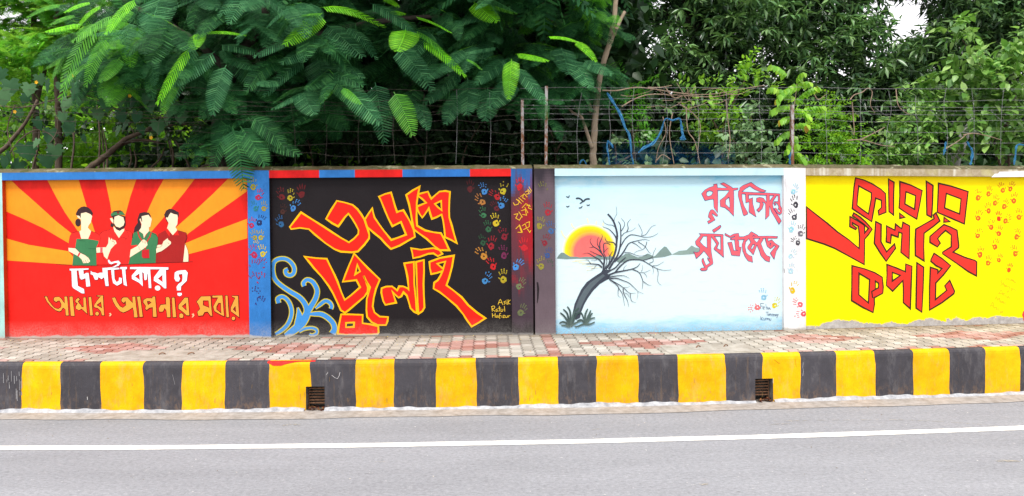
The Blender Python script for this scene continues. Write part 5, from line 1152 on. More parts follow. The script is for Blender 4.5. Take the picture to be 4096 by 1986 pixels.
# the mass of the crown: compound leaves, feathers in two drooping rows
def crown_fill(lm, n, poly, Y0, Y1, L0, L1, ms, tm=PIN, bias=1.0):
    xs = [p[0] for p in poly]; top = np.array(poly)
    cnt = 0
    while cnt < n:
        u = random.uniform(xs[0], xs[-1]); vt, vb = np.interp(u, xs, [p[1] for p in poly]), np.interp(u, xs, [p[2] for p in poly])
        v = vt + (vb - vt) * random.random() ** bias; Y = random.uniform(Y0, Y1); cnt += 1
        p = np.array(at(u, v, Y)); az = random.uniform(0, 6.28); h = np.array([math.cos(az), math.sin(az) - .35, random.uniform(-.25, .25)]); h /= np.linalg.norm(h)
        k = random.randint(3, 5); s = np.cross(h, [0, 0, 1]); RL = random.uniform(.35, .6)
        m = random.choice(ms)
        if tm is PIN: lm.add(STALK, [p], [h + np.array([0, 0, -.2])], [0, -.6, .8], RL * 1.05, 1.0, min(max(ms), 2))
        for i in range(k):
            for sg in (1, -1):
                t = (i + .7) / k; o = p + h * RL * t + np.array([0, 0, -.2 * t * t])
                d = h * (.35 + .4 * t) + s * sg * .8 + np.array([0, 0, -.35 - .35 * random.random()]) + rng.normal(size=3) * .15
                L = random.uniform(L0, L1) * (1 - .25 * abs(t - .5))
                lm.add(random.choice(tm), [o], [d], np.array([0, -.35, .9]) + rng.normal(size=3) * .25, L, random.uniform(.85, 1.15), m)
main = [(380, -60, 100), (470, -80, 240), (600, -80, 330), (800, -80, 330), (1000, -80, 300), (1250, -80, 330), (1450, -80, 400), (1650, -80, 360), (1850, -80, 330), (2020, -80, 330)]
crown_fill(lm, 36, main, 9.3, 9.9, .30, .60, [0, 3, 3], PIN, 1.3)
crown_fill(lm, 105, main, 10.2, 12.0, .40, .62, [0])
crown_fill(lm, 26, [(330, 60, 200), (440, 60, 320), (560, 150, 340)], 9.5, 11.5, .36, .5, [0, 0, 0, 2])
crown_fill(lm, 60, [(780, 330, 560), (950, 330, 560), (1100, 330, 480), (1400, 330, 470)], 9.7, 11.4, .38, .55, [0])
# coarser unseen crown above the view, added to shade the foliage below
crown_fill(lm, 170, [(650, -950, -150), (1000, -1300, -120), (1600, -1200, -120), (2200, -800, -120)], 9.1, 13.5, .7, 1.0, [0], PINS)
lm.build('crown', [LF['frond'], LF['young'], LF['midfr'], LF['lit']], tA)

# ---- slim tan-trunked tree between the fence posts and the blue net
YB = 10.3
tB = empty('slim_tree', base(2378, YB), label='slim tree with a tan trunk and a sawn side branch, standing behind the barbed wire', cat='tree')
trunk('trunk', [(pxl(YB, (2374, 1000), (2374, 700), (2374, 600), (2380, 480), (2392, 360), (2412, 260), (2440, 160), (2458, 60), (2466, -40), (2475, -200)), [.055, .053, .049, .045, .043, .041, .037, .034, .032, .026]),
    (pxl(YB - .02, (2440, 172), (2468, 110), (2500, 46)), [.034, .026, .022]), (pxl(YB - .05, (2368, 592), (2352, 545), (2330, 480), (2318, 462)), [.03, .026, .024, .022]), (pxl(YB - .05, (2318, 462), (2290, 450), (2240, 400)), [.024, .018, .012]),
    (pxl(YB - .05, (2320, 462), (2300, 410), (2262, 370)), [.014, .011, .008]), (pxl(YB + .05, (2366, 450), (2350, 390), (2330, 345), (2316, 330)), [.026, .022, .018, .014]), (pxl(YB + .05, (2378, 372), (2356, 330), (2340, 295)), [.022, .02, .016])], M['bark_light'], tB)
trunk('branch', [(pxl(YB + .6, (2245, 140), (2215, 90), (2165, 10), (2140, -60)), [.03, .03, .028, .025])], M['bark'], tB)
lm = LM(); crown_fill(lm, 60, [(1960, -80, 250), (2100, -80, 330), (2250, -80, 240), (2420, -80, 60)], 9.9, 11.6, .26, .42, [0, 0, 0, 1], PIN)
crown_fill(lm, 30, [(2050, 200, 420), (2200, 180, 420), (2400, 220, 330)], 10.0, 11.3, .26, .4, [0]); crown_fill(lm, 24, [(1900, -600, -100), (2450, -600, -100)], 9.5, 12, .6, .9, [0], PINS)  # last fill: unseen coarse clusters above the view, added for shade
lm.build('crown', [LF['frond'], LF['midfr']], tB)

# ---- pale ferny trees behind the left end
for q, (bl, Y, nm) in enumerate((([(-60, 60, 13, 190), (120, -20, 13, 150), (260, 60, 13.2, 150), (60, 230, 12.6, 130)], 13.2, 'pale feathery tree glowing light green at the left edge of the picture'), ([(330, 190, 12.4, 110), (210, 190, 12.4, 90), (300, 20, 12.6, 130)], 12.6, 'ferny yellow-green tree beside the hanging dark fronds'))):
    t = empty('feathery_tree', base(bl[1][0], Y), label=nm, cat='tree', group='pale feathery trees beyond the wall')
    trunk('trunk', [(pxl(Y, (bl[1][0] + 20, 1000), (bl[1][0] + 24, 500), (bl[1][0] + 14, 120), (bl[1][0] + 30, -200)), [.06, .055, .045, .03]), (pxl(Y - .1, (bl[1][0] + 24, 420), (bl[1][0] + 70, 250), (bl[1][0] + 130, 120)), [.04, .03, .02])], M['bark'], t)
    lm = LM(); P = pxpts(bl, 120, .8)
    for k in range(7):
        d = rng.normal(size=P.shape); d[:, 2] = d[:, 2] * .4 - .1; lm.add(PINS[k % 2], P, d, np.array([0, -.3, 1]) + rng.normal(size=P.shape) * .3, rng.uniform(.2, .36, len(P)), 1.1, 0 if k % 3 else 1)
    lm.build('crown', [LF['pale'], LF['midfr']], t)

# ---- mango trees on the right
GAPS = [(2630, 25, 16, 40), (2575, 190, 16, 52), (2590, 120, 16, 34), (2735, 100, 16, 40), (2700, 60, 16, 24), (3615, 55, 16, 46), (3570, 105, 16, 24), (3670, 10, 16, 26), (3320, 310, 16, 42), (3340, 355, 16, 30), (2490, 20, 16, 30), (2660, 155, 16, 22), (3775, 30, 16, 22), (3540, 30, 16, 18)]
mangos = [('mango tree with dark hanging leaves and sky gaps beside the tan trunk', 2790, 16.5, [(2530, 80, 15.6, 85), (2480, 220, 15.6, 75), (2640, 260, 15.4, 125), (2760, 360, 15.4, 140), (2860, 190, 15.6, 140), (2930, 330, 15.4, 140), (2700, 500, 15.6, 130), (2880, 500, 15.6, 130), (2960, 110, 15.4, 150), (2560, 420, 15.6, 120), (2660, 120, 15.8, 100), (2580, 20, 15.8, 110), (2800, 20, 15.8, 140), (2720, -150, 16, 250), (2980, -160, 16, 250)],
      [((2830, 1000), (2826, 560), (2810, 300), (2780, 120), (2740, 0), (2720, -150)), ((2770, 100), (2690, 60), (2600, 50), (2540, 60)), ((2790, 170), (2900, 60), (2990, -30))]),
    ('broad dark mango tree in the middle of the right-hand trees', 3420, 17.0, [(3120, 130, 15.8, 150), (3250, 60, 15.8, 140), (3330, 220, 15.6, 130), (3440, 120, 15.8, 120), (3180, 320, 15.6, 140), (3260, 450, 15.6, 130), (3420, 360, 15.4, 140), (3560, 300, 15.4, 130), (3520, 450, 15.4, 130), (3680, 220, 15.6, 120), (3660, 400, 15.4, 120), (3120, 480, 15.8, 120), (3400, 550, 15.8, 110), (3600, 540, 15.8, 100), (3250, -160, 16, 240), (3500, -180, 16, 220)],
      [((3440, 1000), (3440, 620), (3430, 480), (3440, 330), (3420, 160), (3400, -60)), ((3450, 400), (3330, 300), (3240, 270)), ((3440, 540), (3560, 500), (3600, 270), (3720, 255), (3860, 252))]),
    ('tall dark tree rising above the right-hand shrub', 4010, 16.5, [(3830, 70, 15.2, 120), (3960, 140, 15.2, 150), (4080, 50, 15.2, 150), (3780, 200, 15.4, 100), (3900, 260, 15.4, 120), (4120, 220, 15.4, 140), (3860, -120, 15.6, 220), (4120, -150, 15.6, 240), (3800, 380, 15.6, 120), (3950, 420, 15.6, 120)],
      [((4030, 1000), (4020, 500), (3990, 200), (3950, -80)), ((3990, 260), (3860, 120), (3780, 40))])]
for nm, u, Y, bl, tr in mangos:
    t = empty('mango_tree', base(u, Y), label=nm, cat='tree', group='mango trees beyond the fence')
    trunk('trunk', [(pxl(Y - .6, *p), ([.24, .22, .19, .16, .12, .08] if i == 0 else [.15, .12, .09, .06])) for i, p in enumerate(tr)], M['bark_dark'], t)
    P = cut(pxpts(bl, 330, .9), GAPS); k2 = rng.random(len(P)) < .26; lm = LM(); whorls(lm, P[~k2], LANCE, .25, 8, -.25, 0); whorls(lm, P[k2] + np.array([0, -.25, .06]), LANCE, .24, 9, -.2, 1)
    lm.build('crown', [LF['mango'], LF['mango2']], t)

# ---- shrubs and small trees against the fence
def shrub(name, lab, cat, u, Y, blobs, per, tmpl, ln, k, tl, mat, stems, bark='bark', group='shrubs behind the barbed wire', rad=.022, leafname='foliage'):
    t = empty(name, base(u, Y), label=lab, cat=cat, group=group)
    trunk('stem', [(pxl(Y, *p), list(np.linspace(rad, rad * .35, 4))) for p in stems], M[bark], t)
    P = pxpts(blobs, per, .45); lm = LM(); q = rng.random(len(P)) < (.3 if not isinstance(mat, str) else 0)
    twigs(lm, P[~q], tmpl, ln, k, tl); twigs(lm, P[q], tmpl, ln, k, tl, m=1) if q.any() else None
    lm.build(leafname, LF[mat] if isinstance(mat, str) else [LF[x] for x in mat], t); return t
shrub('broadleaf_shrub', 'tall pale broad-leaved shrub crowding the right edge above the yellow mural', 'shrub', 4020, 11.2, [(4040, 230, 11, 110), (3960, 330, 11, 110), (3850, 250, 11, 70), (3830, 130, 11.2, 60), (4060, 400, 10.8, 110), (3930, 440, 11, 110), (3820, 420, 11.2, 90), (4080, 560, 11, 90), (3740, 330, 11.3, 50), (3960, 560, 11.3, 80)], 190, LEAFB, .15, 7, .3, 'shrub',
    [((4040, 900), (4035, 640), (4015, 500), (3960, 330), (3850, 160)), ((4020, 520), (4060, 400), (4050, 240)), ((4030, 900), (3990, 620), (3900, 470), (3800, 420))])
shrub('broadleaf_shrub', 'mid-green broad-leaved shrub with a leaning white trunk over the yellow mural', 'shrub', 3790, 11.6, [(3640, 480, 11.4, 90), (3720, 560, 11.4, 100), (3560, 580, 11.4, 85), (3650, 630, 11.2, 80), (3760, 450, 11.4, 80), (3520, 640, 11.3, 60), (3780, 640, 11.5, 60), (3700, 400, 11.6, 60)], 260, LEAF, .12, 7, .26, 'shrub',
    [((3790, 900), (3700, 600), (3640, 470)), ((3700, 620), (3580, 560))])
t = empty('white_trunk_tree', base(3815, 11.9), label='leaning white-barked trunk showing just above the yellow mural', cat='tree')
trunk('trunk', [(pxl(11.9, (3790, 1000), (3815, 665), (3835, 610), (3855, 550), (3900, 470)), [.1, .09, .085, .075, .06])], M['bark_white'], t)
shrub('fern_leaf_shrub', 'lime-green ferny shrub beside the young sapling', 'shrub', 3340, 11.3, [(3330, 440, 11.2, 70), (3300, 540, 11.2, 100), (3380, 590, 11.2, 80), (3250, 620, 11.1, 60), (3420, 640, 11, 60), (3360, 510, 11.3, 60), (3290, 640, 11, 50)], 260, LEAF, .075, 12, .3, 'fern', [((3330, 900), (3325, 600), (3320, 430)), ((3330, 620), (3400, 560))])
shrub('leafy_shrub', 'round-leaved grey-green shrub tangled in the wire above the sunrise mural', 'shrub', 2990, 10.6, [(2970, 560, 10.5, 80), (3010, 500, 10.5, 70), (3040, 600, 10.4, 70), (2940, 640, 10.4, 60), (2890, 610, 10.5, 50), (3080, 640, 10.4, 60), (3010, 430, 10.6, 50)], 200, BROAD, .085, 7, .22, 'grey', [((2990, 900), (2985, 600), (3010, 440)), ((2985, 620), (2930, 560))])
shrub('leafy_shrub', 'bright green shrub with pointed leaves right of the blue net ribbons', 'shrub', 2900, 11.2, [(2930, 330, 11.1, 70), (2990, 290, 11.1, 60), (2820, 400, 11.1, 60), (2870, 460, 11.1, 70), (2930, 430, 11, 70), (2800, 500, 11.2, 60), (2850, 560, 11.2, 70), (2790, 330, 11.3, 30), (3050, 330, 11, 50)], 190, LEAF, .105, 7, .24, 'bright', [((2900, 900), (2890, 560), (2930, 330)), ((2890, 560), (2820, 420)), ((2900, 480), (2990, 300))])
shrub('neem_sapling', 'thin-leaved neem sapling behind the hanging blue net', 'sapling', 2540, 11.3, [(2520, 370, 11.2, 70), (2500, 460, 11.2, 60), (2560, 520, 11.2, 70), (2480, 320, 11.3, 50), (2590, 440, 11.3, 40)], 200, LANCE, .10, 12, .28, 'midfr', [((2540, 900), (2530, 560), (2510, 330)), ((2530, 560), (2570, 460))])
shrub('leafy_shrub', 'dark leafy shrub between the two rusty posts and the tan trunk', 'shrub', 2230, 11.0, [(2250, 590, 10.9, 70), (2180, 620, 10.9, 60), (2140, 540, 11, 70), (2260, 500, 11, 60), (2320, 620, 10.8, 50), (2060, 600, 11, 70), (2160, 450, 11.1, 50)], 200, LEAFB, .10, 7, .22, 'dark', [((2230, 900), (2220, 600), (2180, 480)), ((2220, 620), (2260, 540))])
shrub('leafy_shrub', 'low green twigs with pale leaves at the foot of the blue net', 'shrub', 2470, 10.6, [(2450, 540, 10.5, 34), (2480, 640, 10.4, 40), (2420, 645, 10.4, 30), (2560, 640, 10.5, 36), (2530, 560, 10.6, 30)], 240, BROAD, .085, 6, .2, 'grey', [((2470, 900), (2465, 640), (2450, 530)), ((2468, 660), (2540, 610))])
shrub('leafy_shrub', 'dark hedge shrub behind the black mural', 'shrub', 1700, 11.6, [(1560, 600, 11.5, 80), (1700, 580, 11.5, 90), (1850, 600, 11.5, 90), (1980, 560, 11.5, 90), (1780, 500, 11.7, 80), (1920, 470, 11.7, 80), (1640, 500, 11.7, 80)], 130, LEAFB, .10, 7, .22, 'dark', [((1700, 900), (1700, 640), (1640, 520)), ((1860, 900), (1850, 640), (1920, 500))])
shrub('leafy_shrub', 'sparse dark shrub under the hanging fronds of the big tree', 'shrub', 1250, 12.0, [(1180, 560, 11.8, 80), (1320, 600, 11.8, 80), (1430, 560, 11.8, 80), (1250, 470, 12, 90), (1080, 520, 12, 80)], 90, LEAFB, .10, 7, .22, 'dark', [((1250, 900), (1250, 640), (1200, 480)), ((1400, 900), (1390, 640), (1440, 520))])
shrub('sunlit_bush', 'sunlit yellow-green bush glimpsed low between the branches at the left', 'bush', 480, 14.0, [(440, 590, 13.6, 70), (560, 640, 13.6, 60), (660, 560, 13.8, 60), (320, 620, 13.6, 60), (760, 600, 13.8, 60), (860, 640, 13.8, 50), (420, 500, 14, 60), (600, 480, 14, 50), (250, 540, 13.8, 60)], 200, LEAFB, .12, 6, .24, 'fern', [((480, 900), (470, 640), (440, 540)), ((660, 900), (650, 640), (690, 520))], group='bushes at the left beyond the fence')  # sunlight on this shaded bush is put into its lime leaf colour
shrub('sunlit_bush', 'light green undergrowth bush at the far left under the climbing vine', 'bush', 120, 13.6, [(80, 420, 13.4, 90), (160, 500, 13.4, 70), (40, 560, 13.4, 90), (150, 620, 13.2, 70), (220, 430, 13.6, 60), (-40, 480, 13.4, 80), (60, 340, 13.6, 80)], 170, LEAFB, .11, 6, .24, 'bright', [((120, 900), (110, 620), (80, 430)), ((130, 900), (150, 640), (200, 520))], group='bushes at the left beyond the fence')
t = empty('fallen_branch', at(330, 690, 11.4), label='grey-brown branch leaning diagonally behind the blue-topped red mural', cat='branch')
trunk('limb', [(pxl(11.3, (300, 720), (360, 672), (430, 620), (500, 560), (590, 520), (680, 470)), [.052, .05, .045, .038, .03, .02]), (pxl(11.4, (480, 580), (560, 560), (640, 570)), [.03, .022, .014]), (pxl(11.4, (560, 530), (700, 500), (850, 505)), [.025, .018, .01])], M['bark'], t)
t = empty('fallen_branch', at(0, 640, 11.6), label='thick brown branch slanting in from the left edge under the vine', cat='branch')
trunk('limb', [(pxl(11.5, (-60, 640), (10, 600), (60, 545), (110, 480), (150, 400)), [.036, .034, .03, .025, .02])], M['bark'], t)
t = empty('thicket_stems', base(520, 12.4), label='bare brown thicket stems standing behind the fence over the red mural', cat='thicket')
for k, (u0, v0, u1, v1) in enumerate(((285, 690, 290, 480), (395, 690, 388, 420), (428, 690, 412, 520), (515, 690, 520, 590), (540, 690, 536, 600), (690, 690, 682, 560), (130, 690, 160, 480), (600, 690, 660, 590), (760, 690, 700, 560), (800, 680, 900, 640))):
    trunk('stem', [(pxl(12.2 + .1 * (k % 4), (u0, v0 + 150), (u0, v0), ((u0 + u1) / 2 + 8, (v0 + v1) / 2), (u1, v1)), [.02, .019, .015, .009])], M['bark'], t)

shrub('tangled_shrub', 'dark tangled shrub filling the shade behind the climbing vine', 'shrub', 420, 12.6, [(60, 470, 12.5, 60), (180, 450, 12.5, 70), (330, 450, 12.5, 80), (480, 440, 12.5, 80), (620, 450, 12.4, 80), (760, 480, 12.4, 80), (900, 440, 12.5, 80), (1020, 520, 12.4, 70), (260, 540, 12.6, 50), (700, 580, 12.5, 45), (520, 530, 12.6, 50), (980, 610, 12.4, 60), (860, 560, 12.5, 50)], 130, LEAFB, .10, 7, .24, ['dark', 'shrub'], [((420, 900), (415, 620), (400, 460)), ((700, 900), (690, 640), (640, 460)), ((900, 900), (905, 640), (930, 470))], group='bushes at the left beyond the fence')
# ---- gourd vine with large lobed leaves draped over the fence at the left
t = empty('climbing_vine', base(250, 9.75), label='climbing vine with large lobed grey-green leaves draped over the fence at the left', cat='vine')
stems = [((-40, 420), (90, 430), (220, 400), (330, 380), (430, 420), (560, 470), (700, 470)), ((20, 640), (80, 560), (150, 520), (220, 560), (200, 640)), ((220, 420), (230, 520), (180, 600)), ((420, 430), (500, 480), (540, 540)), ((60, 420), (30, 520), (60, 640))]
trunk('stem', [(pxl(9.72, *p), [.008, .007, .006, .005]) for p in stems], M['bark'], t)
lm = LM()
LV = [(40, 350, 75), (0, 390, 80), (265, 330, 75), (300, 370, 80), (190, 345, 60), (185, 415, 60), (275, 420, 65), (330, 400, 60), (245, 400, 55), (385, 460, 60), (425, 420, 65), (480, 470, 55), (510, 505, 60), (555, 470, 60), (630, 510, 70), (140, 500, 60), (200, 545, 70), (265, 505, 70), (285, 520, 60), (155, 575, 45), (100, 610, 85), (225, 610, 70), (180, 650, 70), (15, 650, 60), (75, 680, 85), (30, 630, 50), (345, 360, 60), (380, 380, 70), (450, 390, 55), (600, 430, 60), (700, 440, 70), (730, 470, 60), (660, 480, 50), (480, 400, 60), (120, 360, 60), (100, 400, 50), (235, 350, 45), (310, 345, 50), (540, 410, 55), (585, 400, 50), (15, 300, 60), (160, 320, 50), (70, 455, 45), (420, 380, 50), (250, 470, 48), (330, 560, 40), (470, 525, 50), (640, 420, 55), (560, 520, 45)]
for u, v, s in LV:
    Y = 9.62 + random.uniform(-.1, .16); p = np.array(at(u + random.uniform(-8, 8), v - s * .35, Y)); d = np.array([random.uniform(-.5, .5), random.uniform(-.35, .1), -1.0])
    lm.add(LOBE, [p], [d], np.array([random.uniform(-.9, .9), -1.0, .5 + random.uniform(-.5, .9)]), s * .86 / FPX * Y, random.uniform(.85, 1.05), 0)
lm.build('leaves', LF['gourd'], t)
for u, v in ((60, 448), (105, 365), (520, 385), (605, 552), (290, 303), (146, 330)):
    mb = MB(); c = at(u, v, 9.6)
    for k in range(5):
        a = 2 * math.pi * k / 5; e = c + Vector((math.cos(a), -.3, math.sin(a))) * .018; w = Vector((-math.sin(a), 0, math.cos(a))) * .010
        mb.face([c, e - w, e + Vector((math.cos(a), 0, math.sin(a))) * .008, e + w], P8(250, 190, 20))
    mb.build('flower', M['paint_hand'], t)

# ---- the sapling with bright paired leaves
YS = 9.95
t = empty('young_sapling', base(3172, YS), label='young sapling with bright lime leaves in rows, rising above the white pier', cat='sapling')
trunk('stem', [(pxl(YS, (3172, 1000), (3172, 660), (3174, 560), (3172, 470), (3180, 400), (3190, 320)), [.012, .012, .011, .010, .008, .005])], M['bark_light'], t)
lm = LM()
for u0, v0, u1, v1, k in ((3185, 340, 3240, 330, 4), (3180, 400, 3270, 345, 7), (3176, 450, 3290, 425, 9), (3174, 500, 3230, 500, 4), (3186, 345, 3120, 380, 6), (3178, 420, 3090, 440, 7), (3176, 470, 3125, 480, 5), (3174, 520, 3110, 560, 6), (3173, 560, 3150, 600, 4), (3190, 320, 3215, 290, 4), (3150, 300, 3085, 260, 5), (3180, 390, 3085, 350, 7), (3174, 540, 3190, 580, 3), (3172, 600, 3215, 640, 5), (3188, 330, 3110, 400, 5), (3178, 430, 3240, 470, 5)):
    a, b = at(u0, v0, YS), at(u1, v1, YS - .25); d = (b - a)
    k = int(k * 1.2)
    for i in range(k):
        for sg in (1, -1):
            o = a + d * ((i + .8) / k) + Vector((0, 0, .03 * math.sin(3.1 * (i + .8) / k)))
            ld = np.array(d.normalized()) * .45 + np.array([0, -.5 * sg, 0]) + np.array([.12 * sg, 0, -.85])
            lm.add(LEAFB, [o], [ld], np.array([.2 * sg, -1, .45]) + rng.normal(size=3) * .25, random.uniform(.085, .13), .95, 1 if (i == k - 1 and random.random() < .16) else 0)
lm.build('leaves', [LF['sap'], LF['orange']], t)

# ---- the deep wood behind everything; its lime leaves put sunlit patches into colour
lm = LM()
def wood(n, x0, x1, Y0, Y1, z0, z1, ln, m):
    x = rng.uniform(x0, x1, n); P = np.stack([x, rng.uniform(Y0, Y1, n), z0 + (z1 - z0) * rng.random(n) ** .8], 1)
    for k in range(5):
        lm.add(LEAFB, P + rng.normal(size=P.shape) * .22, rdir(n, -.2), np.array([0, -.2, 1]) + rng.normal(size=P.shape) * .5, ln * rng.uniform(.7, 1.3, n), 1.0, m)
wood(5600, -4.9, 2.4, 13.2, 16.5, 0, 6.5, .27, 0)
wood(1500, -7, 2.4, 12.9, 13.4, 0, 3.0, .2, 0)
wood(3600, -14, -4.9, 17, 20.5, 0, 6.0, .24, 1)
wood(2600, -8.8, -2.6, 13.6, 15.2, 0, 2.9, .17, 2)
wood(500, -3.4, 2, 13.0, 13.6, 0, 1.9, .14, 2)
wood(5200, 2.0, 15, 17.8, 20, 0, 4.3, .28, 0)
wood(2200, 2.0, 14, 12.8, 14, 0, 2.3, .2, 0)
wood(2600, -8.2, -4.6, 15, 17, 2.9, 7.2, .27, 0)
wood(300, -7, -2, 12.6, 13.4, 0, 2.6, .16, 2)
tag(lm.build('deep_wood', [LF['dark'], LF['pale'], LF['fern']]), 'dark tangled wood filling the gaps behind the trees', 'wood', kind='stuff')
# grass and weeds at the fence foot
# ------------------------------------------------------------------ barbed wire fence on the wall
YO = -0.16                                   # wires run along the back of the coping
def wallpos(u, v, off=YO):
    for k in range(7):
        x, z = BAY[k].hit(u, v, off)
        if 0 <= x < BAY[k].L: return BAY[k].pos(x, z, off)
    k = 0 if u < 0 else 6
    return BAY[k].pos(*BAY[k].hit(u, v, off), off)
fe = empty('barbed_wire_fence', wallpos(2183, 664), label='rusty barbed wire fence on posts along the top of the painted wall', cat='fence')
def post(u, v0, v1, w=.034, lean=0.0):
    a, b = wallpos(u, v1), wallpos(u + lean, v0); a.z = 2.12; mb = MB(); d = b - a
    mb.box(a + Vector((-w / 2, 0, 0)), (w, 0, 0), (0, .03, 0), d)
    mb.box(a + Vector((-w / 2 - .001, .028, 0)), (.008, 0, 0), (0, .03, 0), d)
    mb.build('post', M['post'], fe)
for u, v0, v1, l in ((2091, 400, 664, -2), (2184, 345, 664, 2), (3171, 420, 660, 0)): post(u, v0, v1, .036, l)
def wire(pts, name, mat='wire'):
    mb = MB(); P = spline([tuple(p) for p in pts], 4); mb.tube([Vector(p) for p in P], .0020, 4, cap=False)
    L = 0.0; nxt = .05
    for a, b in zip(P[:-1], P[1:]):
        a, b = Vector(a), Vector(b); l = (b - a).length
        while nxt < L + l:
            c = a + (b - a) * ((nxt - L) / l); nxt += random.uniform(.11, .15)
            for _ in range(2):
                d = Vector((random.uniform(-1, 1), random.uniform(-1, 1), random.uniform(-1, 1))).normalized() * .015
                mb.tube([c - d, c + d], .0014, 3, cap=False)
        L += l
    mb.build(name, M[mat], fe)
for v in (352, 398, 422, 440, 455, 479, 523, 569, 614):
    wire([wallpos(u, v + (8 if u < 900 else 0) + random.uniform(-4, 4) + (5 if v > 350 and u > 3300 else 0), YO - random.uniform(0, .02)) for u in range(2080, 4400, 193)], 'wire')
    wire([wallpos(u, v + 6 + random.uniform(-9, 9), YO - random.uniform(0, .02)) for u in list(range(-150, 2080, 115)) + [2080]], 'wire', 'shaded_wire')
for u in (290, 640, 1170, 1300, 1440, 1575, 1705, 1830, 1955, 2318, 2435, 2538, 2658, 2790, 2912, 3040, 3310, 3440, 3555, 3665, 3780, 3890, 4010):
    s = random.uniform(-7, 7); wire([wallpos(u + s * .6 + random.uniform(-8, 8), 355 + random.uniform(-6, 40)), wallpos(u + random.uniform(-11, 11), 440), wallpos(u + random.uniform(-11, 11), 530), wallpos(u - s + random.uniform(-5, 5), 655)], 'tie_strand', 'wire' if u > 1800 else 'shaded_wire')
# slanting strands at the right
for u0, v0, u1, v1 in ((3405, 430, 3445, 470), (3500, 430, 3560, 470), (3620, 420, 3680, 480), (3720, 440, 3780, 490), (3850, 430, 3900, 480), (3960, 440, 4030, 500)): wire([wallpos(u0, v0), wallpos((u0 + u1) / 2, (v0 + v1) / 2 + 4), wallpos(u1, v1)], 'slanting_strand')

# dry vines caught in the wire
def dry(lab, paths, r=.0085):
    t = empty('dry_vine', wallpos(paths[0][0][0], paths[0][0][1], YO), label=lab, cat='dry vine', group='dry vines caught in the wire')
    for p in paths:
        mb = MB(); P = spline([tuple(wallpos(u + random.uniform(-3, 3), v + random.uniform(-3, 3), YO - .03 + random.uniform(-.02, .02))) for u, v in p], 4)
        mb.tube([Vector(q) for q in P], list(np.linspace(r, r * .5, len(P))), 5); mb.build('stem', M['dry_vine'], t)
dry('long dry vine running along the top wires over the sunrise mural', [((2410, 360), (2470, 362), (2540, 350), (2620, 356), (2700, 372), (2790, 378), (2880, 374), (3000, 352), (3060, 345)), ((2490, 430), (2540, 400), (2600, 380), (2700, 380), (2850, 386), (2960, 370)), ((2660, 350), (2700, 395), (2760, 370)), ((2590, 352), (2640, 350), (2690, 345))])
dry('dry vine hanging in bare stems down to the coping over the sunrise mural', [((2650, 470), (2665, 530), (2635, 590), (2625, 655)), ((2745, 430), (2750, 520), (2780, 570), (2800, 655)), ((2690, 450), (2680, 540), (2695, 655)), ((2905, 400), (2910, 480), (2922, 560), (2910, 640)), ((2720, 420), (2770, 450), (2800, 500), (2790, 600)), ((2630, 640), (2650, 620), (2680, 640))])
dry('matted thin dry tendrils on the upper wires between the blue net and the sapling', [tuple((u0 + du * t + random.uniform(-14, 14), v0 + dv * t + random.uniform(-12, 12)) for t in (0, .33, .66, 1)) for u0, v0, du, dv in ((2600, 350, 120, 30), (2640, 400, 150, -30), (2700, 345, 90, 60), (2760, 430, 130, -40), (2690, 440, 70, -80), (2820, 360, 140, 10), (2480, 380, 150, -20), (2740, 360, 30, 90), (2860, 420, 90, -50), (2580, 420, 100, 20), (2780, 350, -60, 70), (2930, 380, 90, -30))], .0045)
dry('pale curled dry vine tied on the wire right of the sapling', [((3400, 400), (3420, 380), (3450, 370), (3470, 352), (3490, 370), (3480, 420), (3500, 450)), ((3408, 410), (3412, 470), (3420, 540), (3400, 500)), ((3585, 360), (3590, 420), (3620, 450), (3640, 460)), ((3250, 360), (3270, 400), (3300, 380))])
dry('dry twigs lying on the lower wires above the yellow mural', [((3390, 565), (3450, 560), (3520, 580), (3580, 585)), ((3440, 560), (3500, 530), (3540, 510)), ((3850, 540), (3900, 535), (3960, 545), (4010, 560)), ((3780, 600), (3840, 560), (3865, 540))])

# blue net ribbons
def net(lab, strips):
    t = empty('blue_net_ribbon', wallpos(strips[0][0][0], strips[0][0][1]), label=lab, cat='net ribbon', group='torn blue net on the wire')
    for pts in strips:
        mb = MB(); P = [Vector(tuple(p)) for p in spline([tuple(wallpos(u, v, YO + .02)) + (w,) for u, v, w in pts], 5)] if False else None
        Q = spline([tuple(wallpos(u, v, YO + .03)) + (w * .6 / FPX * 9.5,) for u, v, w in pts], 5); n = len(Q)
        for i in range(n - 1):
            for k in range(4):
                def pt(j, f):
                    q = Q[j]; d = Vector(Q[min(j + 1, n - 1)][:3]) - Vector(Q[max(j - 1, 0)][:3]); s = Vector((d.z, 0, -d.x)); s = s.normalized() if s.length > 1e-6 else Vector((1, 0, 0))
                    return Vector(q[:3]) + s * q[3] * (f - .5) + Vector((0, -.012 * math.sin(f * 9 + j * 1.1) - .004, 0))
                mb.face([pt(i, k / 4), pt(i + 1, k / 4), pt(i + 1, (k + 1) / 4), pt(i, (k + 1) / 4)])
        mb.build('strip', M['net'], t)
net('long blue net ribbon hanging from the top wire down to the coping', [[(2428, 372, 8), (2440, 390, 20), (2462, 425, 14), (2482, 460, 20), (2500, 510, 14), (2518, 545, 16), (2524, 600, 12), (2524, 618, 8)], [(2524, 616, 8), (2530, 640, 10), (2534, 660, 9)]])
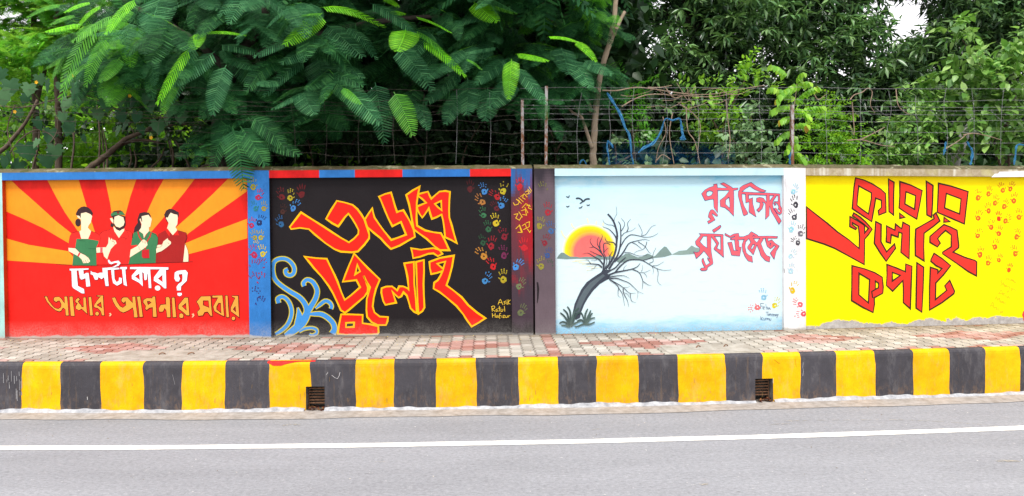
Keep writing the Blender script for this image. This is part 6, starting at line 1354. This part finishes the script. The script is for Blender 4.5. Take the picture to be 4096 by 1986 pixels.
net('blue net ribbon looped up over the wire with a knotted end', [[(2553, 612, 8), (2575, 592, 18), (2610, 575, 18), (2640, 535, 12), (2660, 478, 8), (2690, 482, 12), (2718, 476, 10), (2726, 510, 16), (2732, 545, 16), (2742, 560, 12)], [(2732, 545, 10), (2722, 556, 14), (2738, 560, 10)]])
net('short forked blue net ribbon left of the long one', [[(2432, 562, 8), (2428, 590, 12), (2434, 625, 10), (2438, 660, 9)], [(2432, 565, 10), (2446, 580, 14), (2452, 594, 8)]])
net('loop of blue net lying on the coping beside the tan trunk', [[(2318, 662, 9), (2324, 645, 10), (2336, 643, 8), (2346, 660, 8)]])
net('short blue net scrap hanging above the yellow mural', [[(3782, 568, 8), (3780, 590, 14), (3774, 620, 8)]])
net('blue net ribbon hanging beside the white trunk', [[(3868, 568, 12), (3880, 590, 10), (3888, 605, 16), (3886, 640, 14), (3880, 660, 10)]])
net('blue net ribbon bent over the wire at the far right', [[(4110, 585, 10), (4070, 580, 12), (4062, 610, 10), (4056, 660, 9)]])
net('dark blue net scrap behind the sapling stem', [[(3160, 610, 14), (3158, 640, 12), (3160, 660, 10)]])

# faint blue net still strung low behind the wires
def net_sheet():
    m = NT('thin_blue_net'); n = m.noise(5, 4, .6); p = m.pz()
    d = m.n('ShaderNodeBsdfDiffuse'); d.inputs['Color'].default_value = (*P8(40, 120, 175, .8), 1); tr = m.n('ShaderNodeBsdfTransparent'); mx = m.n('ShaderNodeMixShader')
    f = m.math('MULTIPLY', m.ramp(m.math('MULTIPLY', m.math('SUBTRACT', p[2], 2.1), 1.6), (0.0, .2), (.75, 0.0)), m.ramp(n, (.3, .5), (.7, 1.0)))
    m.l(f, mx.inputs[0]); m.l(tr.outputs[0], mx.inputs[1]); m.l(d.outputs[0], mx.inputs[2]); m.l(mx.outputs[0], m.out.inputs[0]); return m.mat
mb = MB()
for i in range(24):
    for k in range(6):
        def q(i, k):
            p = wallpos(2410 + 22 * i, 664, -.35); p.z = 2.1 + k * .085 * (1 - .35 * math.sin(i * .7) ** 2); p.y += .05 * math.sin(i * 1.1 + k); return p
        mb.face([q(i, k), q(i + 1, k), q(i + 1, k + 1), q(i, k + 1)])
tag(mb.build('blue_net_sheet', net_sheet()), 'thin see-through blue net strung low behind the wires over the sunrise mural', 'net')
